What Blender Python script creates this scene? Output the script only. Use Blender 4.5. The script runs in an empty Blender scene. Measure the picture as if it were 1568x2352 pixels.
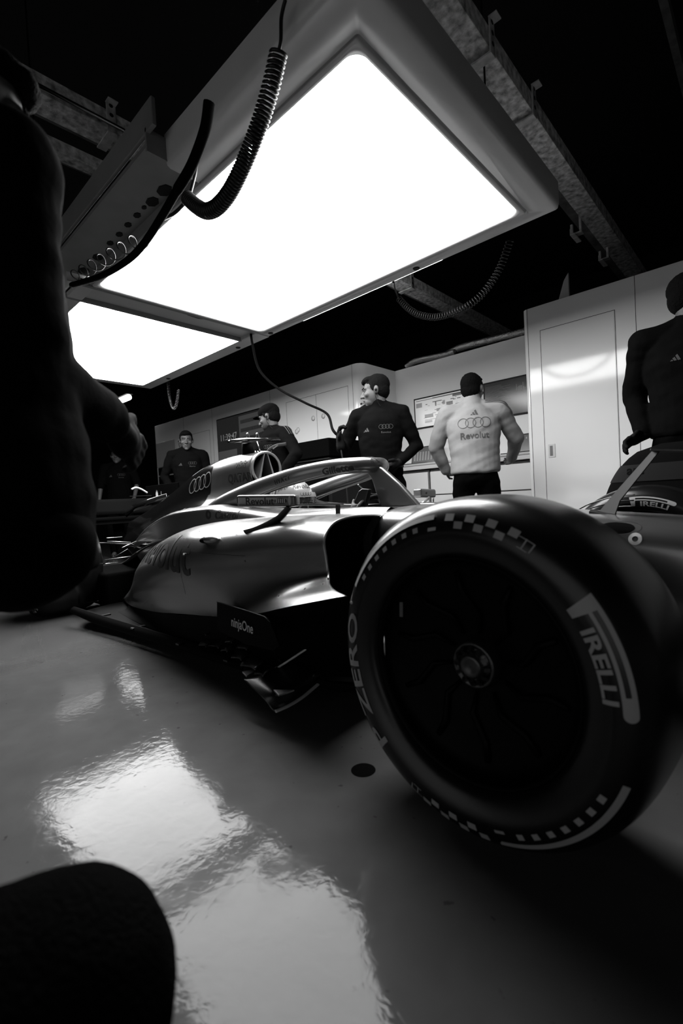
import bpy, bmesh, math, random
from mathutils import Vector, Matrix, noise
from mathutils.bvhtree import BVHTree
random.seed(7)
S = bpy.context.scene
COL = S.collection
PI = math.pi
def V(*a): return Vector(a[0]) if len(a) == 1 else Vector(a)

# ---------------------------------------------------------------- camera
F = 1082.0                      # focal length in pixels of the 1568 x 2352 frame
CAMH = 0.725
RX = V(0.73168, 0.02141, 0.68131); RY = V(0.67959, 0.05473, -0.73155); RZ = V(-0.05295, 0.99827, 0.02550)
# rows: world axes written in camera coordinates
cam = bpy.data.cameras.new('camera'); co = bpy.data.objects.new('camera', cam); COL.objects.link(co)
m3 = Matrix((RX, RY, RZ)); q3 = m3.to_quaternion(); q3.normalize()
co.rotation_mode = 'QUATERNION'; co.rotation_quaternion = q3
co.location = (0, 0, CAMH)
cam.sensor_fit = 'VERTICAL'; cam.sensor_height = 36.0; cam.lens = F / 2352 * 36
cam.clip_start = 0.02; cam.clip_end = 100
cam.dof.use_dof = True; cam.dof.focus_distance = 3.0; cam.dof.aperture_fstop = 3.2
S.camera = co
def U(x, y, X=None, Y=None, Z=None):
    """measured frame position -> point of the room on a known plane"""
    v = m3 @ V(x - 784, 1176 - y, -F)
    t = X / v.x if X is not None else (Y / v.y if Y is not None else (Z - CAMH) / v.z)
    return v * t + V(0, 0, CAMH)

vs = S.view_settings
S.display_settings.display_device = 'sRGB'
vs.view_transform = 'Standard'; vs.look = 'None'; vs.gamma = 1; vs.exposure = 0.0; vs.use_curve_mapping = False
w = bpy.data.worlds.new('world'); S.world = w; w.use_nodes = True
w.node_tree.nodes['Background'].inputs[0].default_value = (1, 1, 1, 1)
w.node_tree.nodes['Background'].inputs[1].default_value = 0.55
try:
    S.cycles.use_denoising = True; S.cycles.max_bounces = 8; S.cycles.sample_clamp_indirect = 6
except Exception: pass

# ---------------------------------------------------------------- materials
def mat(name, g, rough=0.5, metal=0.0, coat=0.0, spec=0.5, emit=0.0, var=0.0, vscale=8.0, bump=0.0, bscale=30.0, coat_rough=0.05, sheen=0.0, rvar=0.0):
    m = bpy.data.materials.new(name); m.use_nodes = True
    nt = m.node_tree; b = nt.nodes['Principled BSDF']
    b.inputs['Base Color'].default_value = (g, g, g, 1)
    b.inputs['Roughness'].default_value = rough; b.inputs['Metallic'].default_value = metal
    b.inputs['Coat Weight'].default_value = coat; b.inputs['Coat Roughness'].default_value = coat_rough
    b.inputs['Specular IOR Level'].default_value = spec
    if sheen: b.inputs['Sheen Weight'].default_value = sheen
    if emit:
        b.inputs['Emission Color'].default_value = (1, 1, 1, 1); b.inputs['Emission Strength'].default_value = emit
    if var or bump or rvar:
        tc = nt.nodes.new('ShaderNodeTexCoord')
    if var or rvar:
        n = nt.nodes.new('ShaderNodeTexNoise'); n.inputs['Scale'].default_value = vscale; n.inputs['Detail'].default_value = 6
        nt.links.new(tc.outputs['Object'], n.inputs['Vector'])
    if var:
        r = nt.nodes.new('ShaderNodeMapRange'); r.inputs[1].default_value = 0.3; r.inputs[2].default_value = 0.7
        r.inputs[3].default_value = g * (1 - var); r.inputs[4].default_value = g * (1 + var)
        nt.links.new(n.outputs['Fac'], r.inputs[0])
        nt.links.new(r.outputs[0], b.inputs['Base Color'])
    if rvar:
        r = nt.nodes.new('ShaderNodeMapRange'); r.inputs[1].default_value = 0.3; r.inputs[2].default_value = 0.7
        r.inputs[3].default_value = max(0, rough - rvar); r.inputs[4].default_value = rough + rvar
        nt.links.new(n.outputs['Fac'], r.inputs[0]); nt.links.new(r.outputs[0], b.inputs['Roughness'])
    if bump:
        n2 = nt.nodes.new('ShaderNodeTexNoise'); n2.inputs['Scale'].default_value = bscale; n2.inputs['Detail'].default_value = 4
        nt.links.new(tc.outputs['Object'], n2.inputs['Vector'])
        bp = nt.nodes.new('ShaderNodeBump'); bp.inputs['Strength'].default_value = bump; bp.inputs['Distance'].default_value = 0.01
        nt.links.new(n2.outputs['Fac'], bp.inputs['Height']); nt.links.new(bp.outputs[0], b.inputs['Normal'])
    return m
LAMP = 17.0
M = dict(
    panel=mat('light_panel', 0.9, emit=LAMP), strip=mat('strip_light', 0.9, emit=12),
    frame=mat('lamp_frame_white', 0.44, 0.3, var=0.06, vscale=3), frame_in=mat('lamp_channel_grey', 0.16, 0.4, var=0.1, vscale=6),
    black=mat('black_plastic', 0.004, 0.5, spec=0.2), blackmatte=mat('matte_black', 0.0015, 0.9, spec=0.03), cable=mat('cable_rubber', 0.005, 0.45, spec=0.3),
    wall=mat('wall_panel_white', 0.78, 0.09, spec=0.42, var=0.02, vscale=0.8, bump=0.012, bscale=2.5), groove=mat('panel_groove', 0.03, 0.6),
    wallend=mat('wall_trim_white', 0.62, 0.15),
    light=mat('pale_garage_wall', 0.4, 0.8, spec=0.2), dark=mat('dark_wall', 0.008, 0.9, spec=0.1), ceil=mat('dark_ceiling', 0.012, 0.9, spec=0.1),
    steel=mat('galvanised_steel', 0.50, 0.6, var=0.7, vscale=22, bump=0.4, bscale=60), steel2=mat('bracket_steel', 0.45, 0.5, var=0.3, vscale=20),
    concrete=mat('concrete_beam', 0.10, 0.9, var=0.5, vscale=9, bump=0.3),
    silver=mat('silver_satin_paint', 0.20, 0.27, metal=0.8, coat=0.2, coat_rough=0.12, spec=0.5),
    silverlip=mat('silver_edge_paint', 0.42, 0.30, metal=0.85),
    gloss=mat('gloss_black_paint', 0.006, 0.12, coat=1.0), carbon=mat('carbon_fibre', 0.010, 0.28, bump=0.08, bscale=400, spec=0.6),
    carbonm=mat('matte_carbon', 0.0018, 0.65, spec=0.06),
    rubber=mat('tyre_rubber', 0.0045, 0.27, spec=0.33, bump=0.02, bscale=60), slick=mat('tyre_tread', 0.008, 0.30, spec=0.5, bump=0.04, bscale=40),
    rim=mat('wheel_cover', 0.0012, 0.45, spec=0.05), letter=mat('tyre_lettering', 0.28, 0.55), decal=mat('dark_lettering', 0.012, 0.5),
    decalg=mat('grey_lettering', 0.10, 0.5), decalw=mat('pale_lettering', 0.55, 0.5), mid=mat('mid_grey', 0.18, 0.5),
    chrome=mat('bright_metal', 0.7, 0.18, metal=1.0), dmetal=mat('dark_metal', 0.09, 0.3, metal=1.0),
    white=mat('white_gloss', 0.20, 0.25, coat=0.3), visor=mat('dark_visor', 0.02, 0.05, coat=1.0),
    skin=mat('skin', 0.062, 0.55, spec=0.3, var=0.06, vscale=30), eye=mat('eye', 0.03, 0.2), hair=mat('dark_hair', 0.003, 0.8, spec=0.05, bump=0.9, bscale=220), beard=mat('beard', 0.018, 0.9, spec=0.05),
    cloth=mat('black_jersey', 0.0028, 0.95, spec=0.02, bump=0.35, bscale=22), cloth2=mat('black_trousers', 0.0018, 0.95, spec=0.02, bump=0.4, bscale=16),
    fleece=mat('pale_fleece', 0.20, 0.95, spec=0.1, var=0.06, vscale=8, bump=0.5, bscale=11), shoe=mat('black_shoe', 0.01, 0.5), glove=mat('black_glove', 0.003, 0.8, spec=0.1),
    scr=mat('screen_dark', 0.01, 0.15, emit=0.012), scrl=mat('screen_light', 0.3, 0.2, emit=0.30), scrm=mat('screen_mid', 0.1, 0.2, emit=0.12), scrd=mat('screen_dim', 0.05, 0.2, emit=0.035),
    scrt=mat('screen_text', 0.2, 0.2, emit=0.10), counter=mat('counter_top', 0.35, 0.3), drawer=mat('drawer_front', 0.55, 0.3),
    cover=mat('dark_cover_fabric', 0.003, 0.9, spec=0.03), covergrey=mat('grey_band_fabric', 0.012, 0.85, spec=0.05), knee=mat('black_canvas', 0.0018, 0.95, spec=0.02, bump=0.6, bscale=240),
    foil=mat('foil_hose', 0.4, 0.3, metal=1.0, bump=1.0, bscale=70),
)
def floor_mat():
    m = bpy.data.materials.new('painted_garage_floor'); m.use_nodes = True; nt = m.node_tree; b = nt.nodes['Principled BSDF']; L = nt.links
    tc = nt.nodes.new('ShaderNodeTexCoord')
    def nz(sc, det=5, dist=0.0):
        n = nt.nodes.new('ShaderNodeTexNoise'); n.inputs['Scale'].default_value = sc; n.inputs['Detail'].default_value = det
        n.inputs['Distortion'].default_value = dist; L.new(tc.outputs['Object'], n.inputs['Vector']); return n
    def rng(src, a, b_, c, d):
        r = nt.nodes.new('ShaderNodeMapRange'); r.inputs[1].default_value = a; r.inputs[2].default_value = b_; r.inputs[3].default_value = c; r.inputs[4].default_value = d
        L.new(src, r.inputs[0]); return r.outputs[0]
    def mth(op, a, b_):
        x = nt.nodes.new('ShaderNodeMath'); x.operation = op
        for i, s in enumerate((a, b_)):
            if isinstance(s, (int, float)): x.inputs[i].default_value = s
            else: L.new(s, x.inputs[i])
        return x.outputs[0]
    base = rng(nz(1.3, 6, 0.6).outputs['Fac'], 0.3, 0.7, 0.058, 0.078)
    specks = rng(nz(28, 3).outputs['Fac'], 0.70, 0.74, 1.0, 0.55)
    fine = rng(nz(9, 8, 0.3).outputs['Fac'], 0.3, 0.7, 0.92, 1.08)
    L.new(mth('MULTIPLY', mth('MULTIPLY', base, specks), fine), b.inputs['Base Color'])
    L.new(rng(nz(3.5, 7, 1.0).outputs['Fac'], 0.35, 0.7, 0.06, 0.13), b.inputs['Roughness'])
    b.inputs['Specular IOR Level'].default_value = 0.11
    h = mth('ADD', mth('MULTIPLY', nz(7, 2, 0.2).outputs['Fac'], 0.09), mth('MULTIPLY', nz(38, 3, 0.4).outputs['Fac'], 0.07))
    h = mth('ADD', h, mth('MULTIPLY', nz(2.0, 1).outputs['Fac'], 0.12))
    bp = nt.nodes.new('ShaderNodeBump'); bp.inputs['Strength'].default_value = 0.32; bp.inputs['Distance'].default_value = 0.02
    L.new(h, bp.inputs['Height']); L.new(bp.outputs[0], b.inputs['Normal'])
    return m
M['floor'] = floor_mat()
M['wingblack'] = mat('wing_matte_black', 0.0008, 0.9, spec=0.02); M['inkgrey'] = mat('ink_grey', 0.05, 0.7); M['dimlogo'] = mat('dim_jersey_print', 0.045, 0.8, spec=0.1); M['bracketm'] = mat('bracket_grey', 0.012, 0.5, spec=0.1)

# ---------------------------------------------------------------- objects
def tag(o, label=None, cat=None, group=None, kind=None):
    if label: o['label'] = label
    if cat: o['category'] = cat
    if group: o['group'] = group
    if kind: o['kind'] = kind
    return o
def thing(name, label, cat, loc=(0, 0, 0), group=None):
    o = bpy.data.objects.new(name, None); COL.objects.link(o); o.location = loc; o.empty_display_size = 0.1
    return tag(o, label, cat, group)
def wpos(o):
    p = V(0, 0, 0)
    while o is not None: p += o.location; o = o.parent
    return p

class MB:
    """collects geometry in world coordinates and links it as one mesh object"""
    def __init__(s): s.v = []; s.f = []; s.mi = []; s.k = 0; s.sm = []
    def add(s, vs_, fs, smooth=True):
        n = len(s.v); s.v += [tuple(p) for p in vs_]; s.f += [tuple(i + n for i in f) for f in fs]
        s.mi += [s.k] * len(fs); s.sm += [smooth] * len(fs); return s
    def box(s, a, b):
        x0, y0, z0 = a; x1, y1, z1 = b
        p = [(x0,y0,z0),(x1,y0,z0),(x1,y1,z0),(x0,y1,z0),(x0,y0,z1),(x1,y0,z1),(x1,y1,z1),(x0,y1,z1)]
        return s.add(p, [(0,3,2,1),(4,5,6,7),(0,1,5,4),(1,2,6,5),(2,3,7,6),(3,0,4,7)], False)
    def bar(s, p, q, w_, h_, up=(0, 0, 1), w2=None, h2=None):
        p = V(p); q = V(q); d = (q - p).normalized(); u = V(up); x = d.cross(u)
        if x.length < 1e-4: x = d.cross(V(0, 1, 0))
        x.normalize(); y = x.cross(d); w2 = w2 or w_; h2 = h2 or h_
        P = [c + x * (sx * a / 2) + y * (sy * b / 2) for c, a, b in ((p, w_, h_), (q, w2, h2)) for sx, sy in ((-1,-1),(1,-1),(1,1),(-1,1))]
        return s.add(P, [(3,2,1,0),(4,5,6,7),(0,1,5,4),(1,2,6,5),(2,3,7,6),(3,0,4,7)], False)
    def tube(s, pts, r, n=10, cap=True, flat=1.0, up=(0, 0, 1)):
        pts = [V(p) for p in pts]; N = len(pts); rr = r if isinstance(r, (list, tuple)) else [r] * N
        T = [(pts[min(i + 1, N - 1)] - pts[max(i - 1, 0)]).normalized() for i in range(N)]
        x = T[0].cross(V(up))
        if x.length < 1e-3: x = T[0].cross(V(0, 1, 0))
        x.normalize(); vv = []
        for i in range(N):
            x = (x - T[i] * x.dot(T[i])).normalized(); y = x.cross(T[i])
            a_, b_ = (rr[i] if isinstance(rr[i], tuple) else (rr[i], rr[i] * flat))
            for k in range(n):
                t = 2 * PI * k / n; vv.append(pts[i] + x * (a_ * math.cos(t)) + y * (b_ * math.sin(t)))
        ff = [(i*n+k, i*n+(k+1)%n, (i+1)*n+(k+1)%n, (i+1)*n+k) for i in range(N-1) for k in range(n)]
        if cap: ff += [tuple(range(n))[::-1], tuple((N-1)*n + k for k in range(n))]
        return s.add(vv, ff)
    def lathe(s, prof, c, ax, n=48, a0=0, a1=2*PI, ref=None):
        """prof: (distance along axis, radius)"""
        c = V(c); ax = V(ax).normalized(); x = V(ref) if ref else (ax.cross(V(0, 0, 1)) if abs(ax.z) < .9 else V(1, 0, 0)); x.normalize(); y = ax.cross(x)
        full = abs(a1 - a0 - 2*PI) < 1e-6; m_ = n if full else n + 1; vv = []
        for d, r in prof:
            for k in range(m_):
                t = a0 + (a1 - a0) * k / n; vv.append(c + ax * d + (x * math.cos(t) + y * math.sin(t)) * r)
        ff = [(i*m_+k, i*m_+(k+1) % m_, (i+1)*m_+(k+1) % m_, (i+1)*m_+k) for i in range(len(prof)-1) for k in range(n)]
        return s.add(vv, ff)
    def ell(s, c, r, n=20, m_=14, rot=None):
        c = V(c); vv = []; 
        for i in range(m_ + 1):
            a = PI * i / m_
            for k in range(n):
                b = 2 * PI * k / n; p = V(r[0]*math.sin(a)*math.cos(b), r[1]*math.sin(a)*math.sin(b), r[2]*math.cos(a))
                vv.append(c + (rot @ p if rot else p))
        ff = [(i*n+k, (i+1)*n+k, (i+1)*n+(k+1)%n, i*n+(k+1)%n) for i in range(m_) for k in range(n)]
        return s.add(vv, ff)
    def cap(s, p, q, r0, r1, n=16):
        p = V(p); q = V(q); d = (q - p); L = d.length; d = d / L if L > 1e-6 else V(0, 0, 1)
        pr = [(-r0*math.cos(a), r0*math.sin(a)+1e-5) for a in (0, .5, 1.0, PI/2)] + [(L + r1*math.sin(a), r1*math.cos(a)+1e-5) for a in (0, .5, 1.0, PI/2)]
        return s.lathe(pr, p, d, n)
    def grid(s, g, closed=False, flip=False, cap=False):
        R_, C_ = len(g), len(g[0]); vv = [p for r in g for p in r]
        cc = C_ if closed else C_ - 1
        ff = [(i*C_+k, i*C_+(k+1)%C_, (i+1)*C_+(k+1)%C_, (i+1)*C_+k) for i in range(R_-1) for k in range(cc)]
        if cap: ff += [tuple(range(C_))[::-1], tuple((R_-1)*C_ + k for k in range(C_))]
        if flip: ff = [f[::-1] for f in ff]
        return s.add(vv, ff)
    def prism(s, poly, off):
        """poly: list of 3D points (planar), off: extrusion vector"""
        n = len(poly); o = V(off); vv = [V(p) for p in poly] + [V(p) + o for p in poly]
        return s.add(vv, [tuple(range(n))[::-1], tuple(range(n, 2*n))] + [(i, (i+1)%n, n+(i+1)%n, n+i) for i in range(n)], False)
    def build(s, name, mats, parent=None, bevel=0.0, solid=0.0, weld=False, sub=0, seg=2, angle=0.6):
        me = bpy.data.meshes.new(name)
        off = wpos(parent) if parent else V(0, 0, 0)
        me.from_pydata([tuple(V(p) - off) for p in s.v], [], s.f)
        mats = mats if isinstance(mats, (list, tuple)) else [mats]
        for m_ in mats: me.materials.append(m_)
        me.polygons.foreach_set('material_index', s.mi); me.polygons.foreach_set('use_smooth', s.sm)
        bm = bmesh.new(); bm.from_mesh(me)
        bmesh.ops.remove_doubles(bm, verts=bm.verts, dist=1e-5)
        bmesh.ops.recalc_face_normals(bm, faces=bm.faces); bm.to_mesh(me); bm.free()
        o = bpy.data.objects.new(name, me); COL.objects.link(o); o.parent = parent
        if solid: x = o.modifiers.new('solid', 'SOLIDIFY'); x.thickness = solid; x.offset = -1
        if bevel: x = o.modifiers.new('bevel', 'BEVEL'); x.width = bevel; x.segments = seg; x.limit_method = 'ANGLE'; x.angle_limit = angle
        if sub: x = o.modifiers.new('sub', 'SUBSURF'); x.levels = sub; x.render_levels = sub
        if bevel:
            for p in me.polygons: p.use_smooth = True
            x = o.modifiers.new('wn', 'WEIGHTED_NORMAL'); x.keep_sharp = True
        return o

def cr(P, t):
    """Catmull-Rom through list P at parameter t in [0, len-1]"""
    i = min(int(t), len(P) - 2); u = t - i
    a, b, c, d = V(P[max(i-1, 0)]), V(P[i]), V(P[i+1]), V(P[min(i+2, len(P)-1)])
    return 0.5 * ((2*b) + (c - a)*u + (2*a - 5*b + 4*c - d)*u*u + (3*b - a - 3*c + d)*u*u*u)
def spline(P, n): return [cr(P, (len(P) - 1) * i / n) for i in range(n + 1)]
def surf(ctrl, nu, nv):
    cols = [spline(r, nv) for r in ctrl]
    return [[cr([c[k] for c in cols], (len(ctrl) - 1) * i / nu) for k in range(nv + 1)] for i in range(nu + 1)]

def remesh(mb, name, mats, parent, voxel, smooth=3, disp=None, keep=None):
    o = mb.build(name + '_tmp', mats); x = o.modifiers.new('r', 'REMESH'); x.mode = 'VOXEL'; x.voxel_size = voxel; x.use_smooth_shade = True
    if smooth: y = o.modifiers.new('s', 'SMOOTH'); y.factor = 0.5; y.iterations = smooth
    dg = bpy.context.evaluated_depsgraph_get(); dg.update()
    me = bpy.data.meshes.new_from_object(o.evaluated_get(dg)); bpy.data.objects.remove(o)
    me.name = name; off = wpos(parent) if parent else V(0, 0, 0)
    nn = [v.normal.copy() for v in me.vertices]; pp = [v.co.copy() for v in me.vertices]; fl = []
    for p, n in zip(pp, nn):
        if disp: p = p + disp(p, n)
        p = p - off; fl += [p.x, p.y, p.z]
    me.vertices.foreach_set('co', fl); me.update()
    me.materials.clear()
    for m_ in (mats if isinstance(mats, (list, tuple)) else [mats]): me.materials.append(m_)
    for p in me.polygons: p.use_smooth = True
    if keep: keep(me, off)
    r = bpy.data.objects.new(name, me); COL.objects.link(r); r.parent = parent
    return r

# ---- flat artwork in (u, v), later laid on a surface
def txt(s, h=1.0, bold=0.0, shear=0.0, sx=1.0, spacing=1.0):
    c = bpy.data.curves.new('t', 'FONT'); c.body = s; c.size = 1.0; c.offset = bold; c.shear = shear; c.resolution_u = 3; c.space_character = spacing
    o = bpy.data.objects.new('t', c); COL.objects.link(o); dg = bpy.context.evaluated_depsgraph_get(); dg.update()
    me = bpy.data.meshes.new_from_object(o.evaluated_get(dg)); bpy.data.objects.remove(o)
    vv = [(v.co.x, v.co.y) for v in me.vertices]; ff = [tuple(p.vertices) for p in me.polygons]; bpy.data.meshes.remove(me)
    x0 = min(v[0] for v in vv); x1 = max(v[0] for v in vv); k = h / 0.72
    return [((v[0] - (x0 + x1) / 2) * k * sx, (v[1] - 0.36) * k) for v in vv], ff
def A(*parts):
    vv = []; ff = []
    for p in parts:
        (v, f), dx, dy = p if len(p) == 3 else (p, 0, 0); n = len(vv)
        vv += [(a + dx, b + dy) for a, b in v]; ff += [tuple(i + n for i in g) for g in f]
    return vv, ff
def ring2(cx, cy, r, wd, n=40, sx=1.0, a0=0, a1=2*PI):
    vv = []
    for i in range(n + 1):
        t = a0 + (a1 - a0) * i / n
        vv += [(cx + sx*(r - wd/2)*math.cos(t), cy + (r - wd/2)*math.sin(t)), (cx + sx*(r + wd/2)*math.cos(t), cy + (r + wd/2)*math.sin(t))]
    return vv, [(2*i, 2*i+1, 2*i+3, 2*i+2) for i in range(n)]
def rings4(r, wd): return A(*[(ring2(0, 0, r, wd), (k - 1.5) * r * 1.45, 0) for k in range(4)])
def poly2(*pts): return list(pts), [tuple(range(len(pts)))]
def rect2(x0, y0, x1, y1): return poly2((x0, y0), (x1, y0), (x1, y1), (x0, y1))
def bars3(h):
    """three slanted bars growing to the right"""
    k = h; return A(poly2((-.85*k, 0), (-.45*k, 0), (-.55*k, .22*k), (-.68*k, .22*k)) , poly2((-.35*k, 0), (.02*k, 0), (-.25*k, .6*k), (-.55*k, .42*k)), poly2((.12*k, 0), (.52*k, 0), (.12*k, 1.0*k), (-.15*k, .78*k)))
def densify(art, L, it=6):
    bm = bmesh.new(); vs_ = [bm.verts.new((a, b, 0)) for a, b in art[0]]; bm.verts.index_update()
    for f in art[1]:
        try: bm.faces.new([vs_[i] for i in f])
        except ValueError: pass
    bmesh.ops.triangulate(bm, faces=bm.faces)
    for _ in range(it):
        e = [x for x in bm.edges if x.calc_length() > L]
        if not e: break
        bmesh.ops.subdivide_edges(bm, edges=e, cuts=1); bmesh.ops.triangulate(bm, faces=bm.faces)
    bm.verts.index_update(); r = [(v.co.x, v.co.y) for v in bm.verts], [tuple(v.index for v in f.verts) for f in bm.faces]; bm.free(); return r
def bvh(o):
    dg = bpy.context.evaluated_depsgraph_get(); dg.update(); e = o.evaluated_get(dg); me = e.to_mesh(); off = wpos(o)
    t = BVHTree.FromPolygons([v.co + off for v in me.vertices], [tuple(p.vertices) for p in me.polygons]); e.to_mesh_clear(); return t
def bvhs(*os_):
    vv = []; ff = []
    dg = bpy.context.evaluated_depsgraph_get(); dg.update()
    for o in os_:
        e = o.evaluated_get(dg); me = e.to_mesh(); off = wpos(o); n = len(vv)
        vv += [v.co + off for v in me.vertices]; ff += [tuple(i + n for i in p.vertices) for p in me.polygons]; e.to_mesh_clear()
    return BVHTree.FromPolygons(vv, ff)
def lay(name, art, mt, parent, tree, org, ux, uy, ray, lift=0.0015, L=0.02, back=0.5):
    """lay flat artwork on a curved surface along a ray direction"""
    art = densify(art, L); org = V(org); ux = V(ux); uy = V(uy); ray = V(ray).normalized(); out = []; ok = []
    for a, b in art[0]:
        p = org + ux * a + uy * b; h = tree.ray_cast(p - ray * back, ray, back * 2.4)
        if h[0] is None: out.append(p); ok.append(False)
        else:
            n = h[1] if h[1].dot(ray) < 0 else -h[1]; out.append(h[0] + n * lift); ok.append(True)
    ff = [f for f in art[1] if all(ok[i] for i in f)]
    mb = MB(); mb.add(out, ff, True); return mb.build(name, mt, parent)
def flatart(name, art, mt, parent, org, ux, uy):
    org = V(org); ux = V(ux); uy = V(uy); mb = MB(); mb.add([org + ux*a + uy*b for a, b in art[0]], art[1], False); return mb.build(name, mt, parent)
# ================================================================ the garage shell
def struct(name, mb, m_, parent=None, **k):
    o = mb.build(name, m_, parent, **k)
    if parent is None: o['kind'] = 'structure'
    return o
WY, RYB, WZ = 4.40, 5.10, 2.375
struct('floor', MB().box((-14, -4, -0.1), (6, 9, 0)), M['floor'])
struct('ceiling', MB().box((-14, -4, 4.3), (6, 9, 4.4)), M['ceil'])
struct('wall_back', MB().box((-14, 8.9, 0), (6, 9, 4.3)), M['dark'])
struct('wall_left', MB().box((-14, -4, 0), (-13.9, 8.9, 4.3)), M['dark'])
struct('wall_right', MB().box((5.9, -4, 0), (6, 8.9, 4.3)), M['light'])
# the pit lane side: a garage door opening that lets in weak daylight behind the camera
struct('wall_front', MB().box((-13.9, -4, 0), (-4.0, -3.9, 4.3)).box((3.6, -4, 0), (5.9, -3.9, 4.3)).box((-4.0, -4, 2.6), (3.6, -3.9, 4.3)), M['light'])

def rounded_rect_plan(x0, x1, y0, y1, rc):
    """plan outline: corners of the front (low y) side rounded by the radii in rc=(left,right)"""
    pts = []
    for cx, r, a0 in ((x0, rc[0], PI), (x1, rc[1], 1.5*PI)):
        sx = 1 if cx == x0 else -1
        if r:
            for i in range(9):
                a = a0 + (PI/2) * i / 8; pts.append((cx + sx*r + r*math.cos(a), y0 + r + r*math.sin(a)))
        else: pts.append((cx, y0))
    return pts + [(x1, y1), (x0, y1)]
def wallblock(name, x0, x1, y0, y1, rc, label, mt='wall'):
    t = thing(name, label, 'wall unit', (x0, y0, 0))
    pl = rounded_rect_plan(x0, x1, y0, y1, rc)
    mb = MB().prism([(x, y, 0.0) for x, y in pl], (0, 0, WZ)); o = mb.build('panel', M[mt], t, bevel=0.004, angle=0.5)
    return t
wa = wallblock('storage_wall_unit', -9.03, -3.66, WY, 5.6, (0.02, 0.12), 'long white glossy wall unit with rounded corner left of the recess')
wb = wallblock('storage_wall_unit', -1.70, 3.6, WY, 5.6, (0.05, 0.02), 'tall white glossy wall unit with flush door on the right')
# recess back panel
rp = thing('recess_panel', 'white back panel of the recess behind the two wall screens', 'wall panel', (-2.6, RYB, 0))
MB().box((-3.66, RYB, 0), (-1.70, RYB + 0.08, WZ)).build('panel', M['wall'], rp, bevel=0.003)
def grooves(parent, rects, y, w_=0.004, name='seam'):
    """thin dark joint lines on a wall face (x0,z0,x1,z1)"""
    for x0, z0, x1, z1 in rects:
        a = min(x0, x1) - w_/2; b = max(x0, x1) + w_/2; c = min(z0, z1) - w_/2; d = max(z0, z1) + w_/2
        MB().box((a, y - 0.0012, c), (b, y + 0.004, d)).build(name, M['groove'], parent)
# flush door in the right unit
d = MB()
dr = MB().box((-1.54, WY - 0.003, 0.03), (-0.955, WY + 0.01, 2.147)).build('door_leaf', M['wall'], wb, bevel=0.002)
grooves(wb, [(-1.545, 0.03, -1.545, 2.15), (-0.95, 0.03, -0.95, 2.15), (-1.545, 2.15, -0.95, 2.15), (-1.655, 0, -1.655, WZ), (-0.805, 0, -0.805, WZ), (0.3, 0, 0.3, WZ), (1.5, 0, 1.5, WZ)], WY)
h = MB().box((-1.515, WY - 0.008, 1.005), (-1.455, WY + 0.0, 1.125)).build('recessed_handle', M['wallend'], wb, bevel=0.003)
MB().box((-1.50, WY - 0.0095, 1.02), (-1.475, WY - 0.0075, 1.11)).build('finger_slot', M['frame_in'], h, bevel=0.001)
grooves(wa, [(-6.95, 0, -6.95, WZ), (-7.9, 0, -7.9, WZ), (-5.4, 0, -5.4, WZ), (-3.80, 0, -3.80, WZ), (-5.05, .05, -5.05, 2.13), (-3.88, .05, -3.88, 2.13), (-5.05, 2.13, -3.88, 2.13), (-4.45, 0, -4.45, 2.13), (-8.1, 2.03, -7.05, 2.03), (-7.05, .6, -7.05, 2.03)], WY)
for x, z in ((-4.52, 1.83), (-4.33, 1.83), (-4.83, 1.72), (-4.86, 1.70)):
    MB().lathe([(-0.002, 0.0), (0.006, 0.02), (0.01, 0.035), (0.012, 0.03)], (x, WY - 0.012, z), (0, 1, 0), 20).build('flush_ring_handle', M['wallend'], wa)
# open shelf niche with cupboard flap at the far left
nb = MB().box((-8.96, WY - 0.03, 1.55), (-8.2, WY - 0.002, 2.02)); nb.build('niche_flap', M['frame'], wa, bevel=0.004)
nk = MB().box((-8.97, WY - 0.004, 1.22), (-7.9, WY + 0.01, 1.54)).build('niche_opening', M['black'], wa)
MB().box((-8.95, WY - 0.02, 1.37), (-7.95, WY - 0.001, 1.39)).build('niche_shelf', M['frame'], wa)

# ---- worktop and drawer units in the recess
wt = thing('worktop', 'pale worktop along the recess under the two wall screens', 'counter', (-2.6, 4.8, 0))
MB().box((-3.65, 4.62, 1.075), (-1.71, RYB - 0.002, 1.10)).build('top_board', M['counter'], wt, bevel=0.004)
MB().box((-3.65, 4.63, 1.03), (-1.71, 4.66, 1.074)).build('front_rail', M['frame'], wt, bevel=0.003)
for i, (a, b) in enumerate(((-3.64, -2.96), (-2.94, -2.30), (-2.28, -1.71))):
    lb = ['white drawer unit under the worktop beside the man with the cable', 'white drawer unit behind the man in the pale fleece', 'white drawer unit under the worktop nearest the white door'][i]
    u = thing('drawer_unit', lb, 'drawers', ((a+b)/2, 4.8, 0), group='drawer units under the worktop')
    MB().box((a, 4.70, 0.03), (b, RYB - 0.01, 1.02)).build('body', M['frame_in'], u)
    z = 0.04
    for k, hh in enumerate((0.40, 0.27, 0.26)):
        MB().box((a + 0.006, 4.675, z), (b - 0.006, 4.70, z + hh)).build('drawer', M['drawer'], u, bevel=0.004); z += hh + 0.012

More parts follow.
